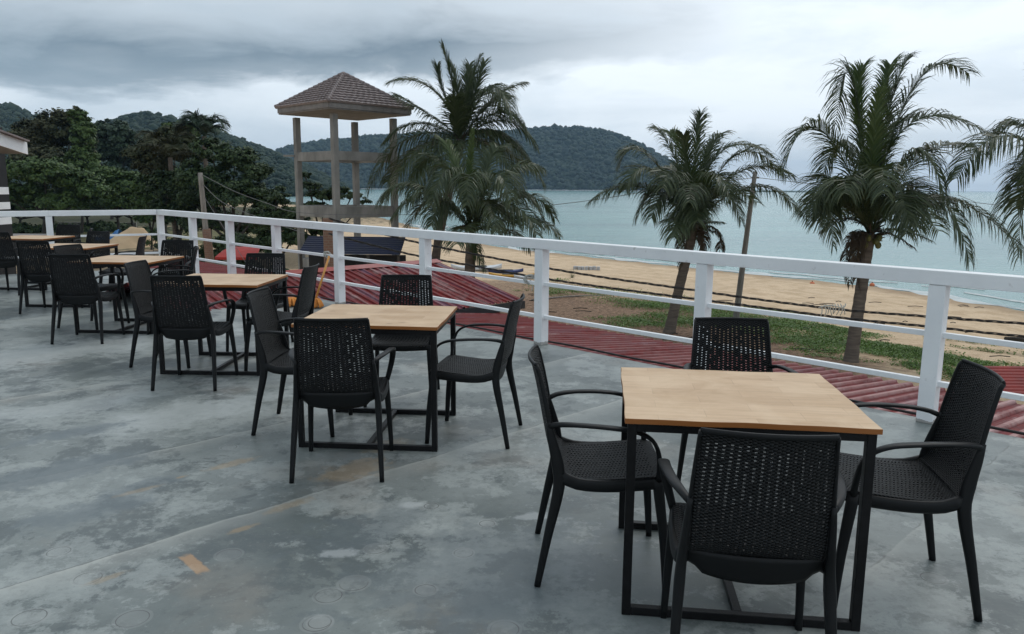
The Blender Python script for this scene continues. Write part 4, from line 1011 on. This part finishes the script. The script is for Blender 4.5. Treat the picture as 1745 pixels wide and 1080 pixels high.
small_palm('distant palm top poking above the dark trees, left of the concrete tower',348,232,60,14,2.2,41)
small_palm('brownish distant palm crown half hidden in the dark trees',290,268,60,14,3.0,42)

# ------------------------------------------------------------------ hills with forest
def hill(name,ridge,d0,dr,db,seed,canopy,size):
    """ridge: list of (px,py) skyline; d0 foot distance, dr ridge distance, db back distance"""
    rr=np.random.default_rng(seed); xs=np.array([p[0] for p in ridge],float); ys=np.array([p[1] for p in ridge],float)
    n=140; px=np.linspace(xs[0],xs[-1],n); py=np.interp(px,xs,ys)
    for _ in range(10): py[1:-1]=(py[:-2]+2*py[1:-1]+py[2:])/4
    rows=[]; fr=np.linspace(0,1,26)
    rough=rr.normal(size=(n,26))*.6; rough[0]=rough[-1]=0
    for _ in range(3): rough[1:-1]=(rough[:-2]+rough[1:-1]*2+rough[2:])/4; rough[:,1:-1]=(rough[:,:-2]+rough[:,1:-1]*2+rough[:,2:])/4
    V=np.zeros((26,n,3))
    for i in range(n):
        R=aty(px[i],py[i],dr); Hh=max(R[2]-size*1.1,SEA-2)-(SEA-2)
        dx,dy=R[0]/dr,1.
        for j,f in enumerate(fr):
            if f<.62: g_=f/.62; dist=d0+(dr-d0)*g_; h=math.sin(g_*PI/2)**1.05
            else: g_=(f-.62)/.38; dist=dr+(db-dr)*g_; h=math.cos(g_*PI/2)
            edge_=math.sin(min(1,f/.62)*PI)*(.10)
            V[j,i]=(dx*dist,dist,SEA-2+Hh*h*(1+rough[i,j]*edge_*1.2))
    m=MB(); m.grid(V); o=m.build(name,MAT['forest'],smooth=True); tag(o,kind='structure')
    # forest crowns
    nrid=canopy//7; jf=np.r_[rr.beta(1.2,1.0,canopy-nrid)*.66,rr.uniform(.56,.66,nrid)]; j=jf*25; i=rr.uniform(0,n-1,canopy)
    j0=j.astype(int);i0=i.astype(int);fj=(j-j0)[:,None];fi=(i-i0)[:,None]
    j1=np.minimum(j0+1,25);i1=np.minimum(i0+1,n-1)
    P=V[j0,i0]*(1-fj)*(1-fi)+V[j1,i0]*fj*(1-fi)+V[j0,i1]*(1-fj)*fi+V[j1,i1]*fj*fi
    ok=P[:,2]>SEA+.5; P=P[ok]; k=len(P)
    bm=bmesh.new(); bmesh.ops.create_icosphere(bm,subdivisions=1,radius=1); bm.verts.ensure_lookup_table()
    sv=np.array([v.co[:] for v in bm.verts]); sf=np.array([[v.index for v in f.verts] for f in bm.faces]); bm.free()
    s=size*rr.lognormal(0,.32,k)*.36; lift=np.zeros((k,1,3)); pk=rr.random(k)<.14; lift[pk,0,2]=size*rr.uniform(.2,.75,pk.sum()); js=rr.uniform(.72,1.28,(k,len(sv),1))
    VV=(sv[None]*js*s[:,None,None]*np.array([1,1,.85]))+P[:,None,:]+np.array([0,0,size*.25])+lift
    FF=(sf[None]+np.arange(k)[:,None,None]*len(sv)).reshape(-1,3)
    o=quick('forest',VV.reshape(-1,3),FF,MAT['forest']); return o
f1=hill('hill',[(-260,168),(-120,160),(-40,172),(0,179),(22,184),(40,192),(70,204),(110,222),(150,250),(180,290),(210,330)],520,820,1200,51,18000,7.)
tag(f1,'bluish forest on the distant hill at the far left edge','forest',kind='stuff')
f2=hill('hill',[(120,290),(150,250),(180,215),(200,205),(225,196),(245,194),(275,202),(300,206),(330,215),(370,226),(400,236),(425,246),(445,252),(470,262),(500,275),(540,292),(575,310),(600,322)],430,760,1150,52,30000,6.)
tag(f2,'forest on the hill behind the left trees, sloping down to the concrete tower','forest',kind='stuff')
f3=hill('hill',[(360,318),(400,292),(440,268),(470,256),(500,246),(560,238),(610,234),(650,229),(690,229),(720,226),(800,226),(860,224),(900,219),(930,216),(970,217),(1010,218),(1040,224),(1068,233),(1090,244),(1115,258),(1140,272),(1165,286),(1190,299),(1220,312),(1235,319)],1480,1900,2500,53,46000,12.)
tag(f3,'forest covering the long headland across the bay','forest',kind='stuff')
# rocky waterline of the headland
m=MB(); rr=random.Random(4)
for k in range(240):
    px=620+k*2.4+rr.uniform(-2,2); q=onz(px,322.6,SEA); 
    d=1478+rr.uniform(-8,4); x=aty(px,322,d)[0]; s=rr.uniform(2,5); m.box((x,d,SEA+.4),(s*1.5,s,rr.uniform(.8,2.2)),np.array(Matrix.Rotation(rr.uniform(0,3),3,'Z')))
o=m.build('shore_rocks',MAT['rock']); tag(o,'low pale rocks along the foot of the headland','rocks',kind='stuff')

# ------------------------------------------------------------------ ground cover
def vines():
    r=np.random.default_rng(5); reg=[ # px polygons as ellipses on the ground (px,py,rx m,ry m,rot)
     (1020,497,3.6,1.5,-.5,1300),(1110,520,3.2,1.3,-.6,2200),(1085,553,1.5,1.3,.0,1000),(1160,548,2.3,1.4,-.5,1700),(1230,537,2.6,1.6,-.5,2600),(1330,555,2.2,1.8,-.5,3200),(1300,528,1.7,.8,-.6,1500),(1395,578,1.9,1.5,-.3,2600),(1500,590,2.0,1.1,-.5,2600),(1545,600,1.1,1.,-.2,1400),(1425,560,1.6,1.,-.5,1600),(1640,612,1.5,.9,-.2,1900),(1580,622,.9,.8,0,1000),(1660,640,1.,.8,0,900),(940,500,1.8,.8,-.6,300),(1400,600,1.2,1.0,0,500),(1700,585,1.6,.3,-.3,160),(1640,570,1.3,.3,-.3,160),(950,478,.9,.6,0,120)]
    P=[]
    for px,py,rx,ry,rot,n in reg:
        q=onz(px,py,-4.0); n=int(n*3.2); c=r.normal(size=(max(22,n//70),2))*.55; i=r.integers(0,len(c),n); u=c[i]+r.normal(size=(n,2))*.15
        u=u[(np.abs(u)<1.6).all(1)]; x=u[:,0]*rx; y=u[:,1]*ry; co,si=math.cos(rot),math.sin(rot)
        P.append(np.stack([q[0]+x*co-y*si,q[1]+x*si+y*co],1))
    P=np.vstack(P); n=len(P); z=gz(P[:,0],P[:,1])+r.uniform(.005,.09,n)
    P=np.column_stack([P,z]); nrm=np.array([0,0,1.])+r.normal(size=(n,3))*.45; nrm/=np.linalg.norm(nrm,axis=1)[:,None]
    a=np.cross(nrm,r.normal(size=(n,3))); a/=np.linalg.norm(a,axis=1)[:,None]; b=np.cross(nrm,a); s=r.uniform(.018,.045,n)[:,None]
    V=np.stack([P-a*s,P-b*s*.7,P+a*s,P+b*s*.7],1).reshape(-1,3)
    return quick('ground_vines',V,np.arange(4*n).reshape(-1,4),MAT['vine'])
tag(vines(),'green creeping vines on the sand between the palms','ground cover',kind='stuff')
# fallen branches and litter
m=MB(); rr=random.Random(9)
for k in range(60):
    px=rr.uniform(890,1740); py=rr.uniform(495,600); q=onz(px,py,-4.); q[2]=float(gz(q[0],q[1]))+.03; a=rr.uniform(-.4,.5); L=rr.uniform(.15,.9)
    m.sweep([q,q+np.array([math.cos(a)*L*.5,math.sin(a)*L*.5,.03]),q+np.array([math.cos(a)*L,math.sin(a)*L*.7,0])],.018,.018,ref=(0,0,1),n=5)
o=m.build('beach_litter',MAT['bark']); tag(o,'twigs and dry litter scattered over the soil and sand','litter',kind='stuff')

# ------------------------------------------------------------------ beach things
def hull(L,w,h,mat,root,name='hull',n=14):
    V=[]; 
    for i in range(n+1):
        u=-1+2*i/n; ww=w*max(.02,(1-abs(u)**2.6)); kz=.35*h*abs(u)**3
        V.append([(u*L/2,ww*math.cos(a)*1.,h*.5+h*.5*math.sin(a)*(1 if math.sin(a)<0 else .35)+kz) for a in np.linspace(0,2*PI,13)])
    m=MB(); m.grid(V); return m.build(name,mat,root,smooth=True)
def beached(name,label,cat,px,py,L,w,h,mat,rot,seat=True,group=None):
    q=onz(px,py,-4.02); z=float(gz(q[0],q[1])); r_=thing(name,label,cat,(q[0],q[1],z),rot,group)
    hull(L,w,h,mat,r_)
    if seat:
        m=MB(); 
        V=[[(u*L*.22,.62*w*math.cos(a),h*.70+.05*(abs(math.cos(a*.5))) -.02*math.sin(a)) for a in np.linspace(0,2*PI,13)] for u in np.linspace(-1,1,5)]
        m.box((0,0,h*.66),(L*.2,w*.55,.03)); m.build('seat_well',MAT['dark'],r_,bevel=.01)
    return r_
beached('rowing_boat','white boat lying on the beach behind the gable roof ridge','boat',812,463,3.4,.62,.5,MAT['hull_w'],.15)
beached('kayak','blue kayak on the sand between the white boat and the yellow kayak','kayak',862,466,2.3,.36,.34,MAT['kay_b'],.1)
beached('kayak','yellow kayak on the sand just left of the middle railing post','kayak',872,474,2.9,.36,.30,MAT['kay_y'],-.15)
beached('kayak','white kayak half hidden by the middle railing post','kayak',905,476,2.2,.34,.30,MAT['hull_w'],.3)
q=onz(1000,455,-4.1); z=float(gz(q[0],q[1])); rk=thing('block_pile','low row of grey blocks alone on the open sand','blocks',(q[0],q[1],z))
rr=random.Random(2)
for k in range(7):
    m=MB(); m.box((-.85+k*.28,rr.uniform(-.05,.05),.14),(.115,.2,.14+rr.uniform(-.02,.02)),np.array(Matrix.Rotation(rr.uniform(-.2,.2),3,'Z'))); m.build('block',MAT['rock'],rk,bevel=.03)
for px,py,l in ((1384,485,'orange buoy floating near the beach, left of the right palm trunk'),(1486,487,'orange buoy floating near the beach, right of the right palm trunk')):
    q=onz(px,py,SEA); r_=thing('buoy',l,'buoy',(q[0],q[1],SEA),0,'orange buoys near the beach'); m=MB(); zz=np.linspace(-.16,.16,9); rad=np.sqrt(np.maximum(.17**2-zz**2,.0004)); m.sweep([(0,0,.05+a) for a in zz],rad,rad,n=14); m.build('float',MAT['buoy'],r_,smooth=True)
    m=MB(); m.sweep([(0,0,.2),(0,0,.27)],.03,.03,n=8); m.build('eyelet',MAT['dark'],r_)
# dark log at the right
m=MB(); a=onz(1712,582,-4.);b=onz(1765,590,-4.); m.sweep(interp([a+[0,0,.1],(a+b)/2+[0,0,.16],b+[0,0,.1]],8)[0],.09,.09,ref=(0,0,1),n=8); o=m.build('driftwood_log',MAT['bark'],smooth=True); tag(o,'dark log lying on the sand at the right edge','log')
m=MB(); a=onz(905,513,-4.);b=onz(1030,505,-4.); m.sweep(interp([a+[0,0,.05],(a+b)/2+[0,0.2,.09],b+[0,0,.05]],10)[0],.04,.04,ref=(0,0,1),n=8); o=m.build('bamboo_stick',MAT['pole'],smooth=True); tag(o,'long thin stick lying on the brown soil behind the middle railing post','stick')
# dry tuft on the sand
V=[];Fq=[]; q=onz(975,474,-4.05); rr=random.Random(12)
for k in range(40):
    a=rr.uniform(0,6.28); e=rr.uniform(.3,1.4); L=rr.uniform(.3,.8); d=np.array([math.cos(a)*math.cos(e),math.sin(a)*math.cos(e),math.sin(e)])*L; s=np.array([-math.sin(a),math.cos(a),0])*.012
    b=len(V); V+=[q-s,q+s,q+d]; Fq.append((b,b+1,b+2))
m=MB(); m.add(V,Fq); o=m.build('grass_tuft',MAT['tree_green']); tag(o,'small dry grass tuft alone on the sand right of the middle railing post','grass tuft')
# sand heap
q=aty(222,416,70); nn=26; rows=[]
for i in range(nn):
    row=[]
    for j in range(nn):
        x=(i/(nn-1)-.5)*2;y=(j/(nn-1)-.5)*2; h=max(0,1-math.hypot((x-.0),y))**.9*1.75+max(0,.55-math.hypot(x-.5,y*1.1))*1.5+.05*math.sin(x*14+y*9)*math.cos(y*17)
        e=1 if math.hypot(x,y)<.98 else 0
        row.append((x*2.5,y*2.5,h*(1 if math.hypot(x,y)<1.05 else 0)-.1))
    rows.append(row)
m=MB(); m.grid(rows); o=m.build('sand_heap',var('heaped_building_sand',(.50,.36,.22),(.42,.30,.185),1.2,.95,.5),smooth=True); o.location=(q[0],q[1],float(gz(q[0],q[1]))); tag(o,'heap of pale sand behind the railing corner at left','sand heap')
# blue tarpaulins / boats at far left
def tarp(label,px,py,d,L,w,h,seed,mat,name='tarpaulin',cat='tarpaulin'):
    q=aty(px,py,d); rr=random.Random(seed); rows=[]
    for i in range(16):
        row=[]
        for j in range(10):
            u=i/15;v=j/9; row.append(((u-.5)*L,(v-.5)*w,h*math.sin(PI*v)**.6*(.55+.45*math.sin(u*5+seed))+rr.uniform(-.06,.06)))
        rows.append(row)
    m=MB(); m.grid(rows); o=m.build(name,mat,smooth=False); o.location=(q[0],q[1],float(gz(q[0],q[1]))); return tag(o,label,cat)
tarp('blue and white tarpaulin heap left of the first left railing post',70,398,68,3.6,1.6,1.1,1,MAT['tarp'])
tarp('pale sheet spread on the ground behind the far left tables',85,402,66,3.2,1.4,.5,6,MAT['hull_w'],'ground_sheet','sheet')
tarp('small blue tarpaulin at the left foot of the sand heap',186,400,78,2.2,1.4,1.1,3,MAT['tarp'])
# long low grey wall behind
a=aty(100,376,98);b=aty(232,372,98); m=MB(); zb=float(gz(a[0],a[1])); hh_=.8
m.beam((0,0,hh_/2),(b[0]-a[0],0,hh_/2),.25,hh_); o=m.build('low_wall',MAT['slab'],bevel=.02); o.location=(a[0],a[1],zb); tag(o,'low grey concrete wall far behind the left railing','wall')
# parked dark shed at left
q=aty(28,390,60); sh=thing('shed','low dark shed with a flat pale roof behind the far left railing','shed',(q[0],q[1],float(gz(q[0],q[1]))))
m=MB(); m.box((0,0,.75),(2.0,1.2,.75)); m.build('wall',MAT['dark'],sh,bevel=.02)
m=MB(); m.box((0,0,1.54),(2.2,1.4,.035)); m.build('roof',MAT['fascia'],sh)
for k in range(3):
    m=MB(); m.box((-1.2+k*1.2,-1.21,.85),(.4,.015,.3)); m.build('window',MAT['wire'],sh)
# ------------------------------------------------------------------ building corner at the far left
q=aty(48,258,16.); by=16.
bl=thing('pavilion','dark building with white eave and black and white striped column, at the left edge','building',(q[0]-1.2,by,-.0))
o3=np.array([q[0]-1.2,by,0]); 
pA=aty(48,263,16.)-o3; pB=aty(-120,208,13.)-o3
m=MB(); d=pB-pA; 
m.add([pA,pB,pB+[0,0,.24],pA+[0,0,.24],pA+[-.04,.03,0],pB+[-.04,.03,0],pB+[-.04,.03,.24],pA+[-.04,.03,.24]],[(0,1,2,3),(7,6,5,4),(0,4,5,1),(3,2,6,7),(0,3,7,4),(1,5,6,2)]); m.build('fascia',MAT['white'],bl)
m=MB(); bk=np.array([-4.5,1.2,.0])
m.add([pA+[.12,-.1,.25],pB+[.12,-.1,.25],pB+bk+[0,0,.5],pA+bk+[0,0,.5],pA+[.12,-.1,.28],pB+[.12,-.1,.28],pB+bk+[0,0,.53],pA+bk+[0,0,.53]],[(0,1,2,3),(7,6,5,4),(0,4,5,1),(3,2,6,7),(0,3,7,4),(1,5,6,2)]); m.build('roof',MAT['tiles'],bl)
m=MB(); m.add([pA+[-.05,.04,.02],pB+[-.05,.04,.02],pB+bk+[0,0,.02],pA+bk+[0,0,.02]],[(0,1,2,3)]); m.build('soffit',MAT['fascia'],bl,solid=.01)
cpx=aty(-20,380,16.2)-o3; 
m=MB(); m.box((cpx[0],cpx[1],1.05),(.30,.30,1.05+.6)); m.build('column',MAT['dark'],bl,bevel=.005)
for zc_py in (325,351,377):
    zc_=aty(-10,zc_py,16.)[2]; m=MB(); m.box((cpx[0],cpx[1],zc_),(.303,.303,.075)); m.build('white_stripe',MAT['white'],bl,bevel=.004)

# ------------------------------------------------------------------ mop, paint can, rope knots
hp=onz(537,524,.0); tip=aty(561,436,10.35); tip[1]=hp[1]+.10
tip=aty(561,436,tip[1])
mp_=thing('mop','mop with an orange handle and orange head leaning on the railing','mop',(hp[0],hp[1],0)); tt=tip-np.array([hp[0],hp[1],0])
m=MB(); m.sweep([(0,0,.08),tt],.014,.014,n=10); m.build('handle',MAT['stick'],mp_,smooth=True)
m=MB(); rr=random.Random(3)
for k in range(46):
    a=k/46*2*PI; L=rr.uniform(.07,.13); m.sweep(interp([(0,0,.12),(math.cos(a)*L*.6,math.sin(a)*L*.6,.10),(math.cos(a)*L,math.sin(a)*L,.015)],6)[0],.011,.011,ref=(0,0,1),n=5)
m.build('mop_head',MAT['orange'],mp_,smooth=True)
q=onz(497,521,0); m=MB(); rr=random.Random(8)
for k in range(30):
    a=k/30*2*PI; L=rr.uniform(.08,.15); m.sweep(interp([(0,0,.10),(math.cos(a)*L*.6,math.sin(a)*L*.6,.09),(math.cos(a)*L,math.sin(a)*L,.015)],6)[0],.014,.014,ref=(0,0,1),n=5)
o=m.build('yarn_bundle',MAT['orange'],smooth=True); o.location=(q[0],q[1],0); tag(o,'loose orange yarn heap on the floor beside the right chair of the third table','yarn')
def hitA(px,py):
    d=ray(px,py); c0=(E0[0]+E0[1]); k=SL/2**.5
    s=(-.10+k*c0-EYE)/(d[2]+k*(d[0]+d[1])); return np.array([0,0,EYE])+d*s
q=hitA(518,478); pc=thing('paint_can','white paint can standing on the red roof just beyond the railing','can',(q[0],q[1],q[2]+.0))
m=MB(); m.sweep([(0,0,0),(0,0,.15)],.072,.072,n=20); m.build('can_body',MAT['hull_w'],pc,smooth=False)
m=MB(); m.sweep([(0,0,.151),(0,0,.162)],.075,.075,n=20); m.build('lid',MAT['wire'],pc)
def knot(label,px,py,depth,seed):
    c=aty(px,py,depth); m=MB(); rr=random.Random(seed)
    for k in range(5):
        P=[(.045*math.cos(a)*rr.uniform(.7,1.2)+rr.uniform(-.02,.02),rr.uniform(-.03,.03),.045*math.sin(a)*rr.uniform(.7,1.1)) for a in np.linspace(0,5.5,8)]
        m.sweep(interp(P,20)[0],.006,.006,ref=(0,1,0),n=5)
    m.sweep(interp([(0,-.02,0),(.03,-.03,-.05),(.02,-.03,-.11)],6)[0],.005,.005,n=5)
    o=m.build('rope_knot',MAT['string'],smooth=True); o.location=tuple(c); tag(o,label,'rope')
knot('pale rope knotted round the middle rail just above the orange mop',558,434,10.28,1)
knot('pale rope knotted on the middle rail left of the middle railing post',903,476,7.68,2)

# ------------------------------------------------------------------ haze
mh=bpy.data.materials.new('haze'); mh.use_nodes=True; nt=mh.node_tree; nt.nodes.clear()
out=nt.nodes.new('ShaderNodeOutputMaterial'); vol=nt.nodes.new('ShaderNodeVolumePrincipled'); vol.inputs['Color'].default_value=(.50,.74,1.,1); vol.inputs['Density'].default_value=.00012; vol.inputs['Anisotropy'].default_value=.0
nt.links.new(vol.outputs[0],out.inputs['Volume'])
m=MB(); m.box((0,0,(300-12)/2),(8700,8700,(300+12)/2)); o=m.build('haze',mh); tag(o,'faint sea haze over the bay','haze',kind='stuff')

# ------------------------------------------------------------------ sky and light
w=bpy.data.worlds.new('World'); scene.world=w; w.use_nodes=True; nt=w.node_tree; nt.nodes.clear()
class WN(NT):
    def __init__(s,t): s.t=t
t=WN(nt)
SUN_EL,SUN_AZ=math.radians(58),math.radians(35)   # azimuth from +Y towards +X
sky=t.n('ShaderNodeTexSky',sky_type='NISHITA'); sky.sun_disc=False; sky.sun_elevation=SUN_EL; sky.sun_rotation=SUN_AZ; sky.air_density=1.; sky.dust_density=3.
vec=t.n('ShaderNodeTexCoord').outputs['Generated']; p=t.sep(vec)
hz=t.math('SQRT',t.math('ADD',t.math('MULTIPLY',p[0],p[0]),t.math('MULTIPLY',p[1],p[1])))
el=t.math('DIVIDE',p[2],t.math('MAXIMUM',hz,.02))          # tan of elevation
az=t.math('ARCTAN2',p[0],p[1])
den=t.math('ADD',t.math('MAXIMUM',p[2],0.),.10)
cp=t.comb(t.math('DIVIDE',p[0],den),t.math('DIVIDE',p[1],den),0)
n1=t.noise(cp,.55,7,.55,.3); n2=t.noise(cp,1.5,6,.55,.2); n3=t.noise(t.comb(t.math('MULTIPLY',az,2.4),t.math('MULTIPLY',el,8.),0),1.7,8,.60,.3)
# cloud deck brightness
base=t.mix(t.ramp(el,[(0.,0.),(.25,.15),(.8,1.)]),(.80,.86,.91),(.54,.59,.62))
c=t.mix(t.ramp(n1,[(.46,0.),(.68,.50)]),base,(.50,.57,.63))
c=t.mix(t.ramp(n3,[(.47,0.),(.62,.55)]),c,(.58,.66,.73))
# the heavy dark cloud bank low over the left
wob=t.math('MULTIPLY',t.math('SUBTRACT',n3,.5),.13)
elw=t.math('ADD',t.math('ADD',el,wob),t.math('MULTIPLY',t.math('SUBTRACT',n2,.5),.02))
lowedge=t.math('ADD',.106,t.math('MULTIPLY',t.math('MAXIMUM',t.math('ADD',az,.42),0.),.075))
up_=t.math('SUBTRACT',elw,lowedge)
bank=t.ramp(t.math('ADD',t.math('MULTIPLY',up_,4.),.2),[(.16,0.),(.25,.8),(.34,1.),(.44,.72),(.56,.42),(.8,.25),(1.,.2)])
side=t.ramp(t.math('ADD',t.math('MULTIPLY',t.math('ADD',az,t.math('MULTIPLY',wob,2.5)),.8),.5),[(.0,1.),(.40,.95),(.52,.62),(.66,.25),(.74,.0)])
bk=t.math('MULTIPLY',bank,side)
c=t.mix(bk,c,(.078,.120,.158))
# left horizon a bit greyer than the right
lf=t.ramp(t.math('ADD',t.math('MULTIPLY',az,.8),.5),[(.1,.45),(.45,.15),(.55,0.)])
c=t.mix(t.math('MULTIPLY',lf,t.ramp(n3,[(.3,.35),(.6,1.)])),c,(.34,.42,.48))
bg1=t.n('ShaderNodeBackground'); t.l(sky.outputs[0],bg1.inputs[0]); bg1.inputs[1].default_value=.08
bg2=t.n('ShaderNodeBackground'); t.l(c,bg2.inputs[0]); bg2.inputs[1].default_value=1.04
mx=t.n('ShaderNodeMixShader'); mx.inputs[0].default_value=.93
t.l(bg1.outputs[0],mx.inputs[1]); t.l(bg2.outputs[0],mx.inputs[2]); out=t.n('ShaderNodeOutputWorld'); t.l(mx.outputs[0],out.inputs[0])
sd=bpy.data.lights.new('sun','SUN'); sd.energy=.6; sd.angle=math.radians(25); sd.color=(1,.97,.93)
so=bpy.data.objects.new('sun',sd); C.objects.link(so)
dirv=Vector((math.sin(SUN_AZ)*math.cos(SUN_EL),math.cos(SUN_AZ)*math.cos(SUN_EL),math.sin(SUN_EL))); so.rotation_euler=dirv.to_track_quat('Z','Y').to_euler()
so.location=(0,0,30)
vs=scene.view_settings; vs.view_transform='Standard'; vs.look='None'; vs.gamma=1; vs.use_curve_mapping=False; vs.exposure=.50
scene.render.resolution_x=1024; scene.render.resolution_y=634
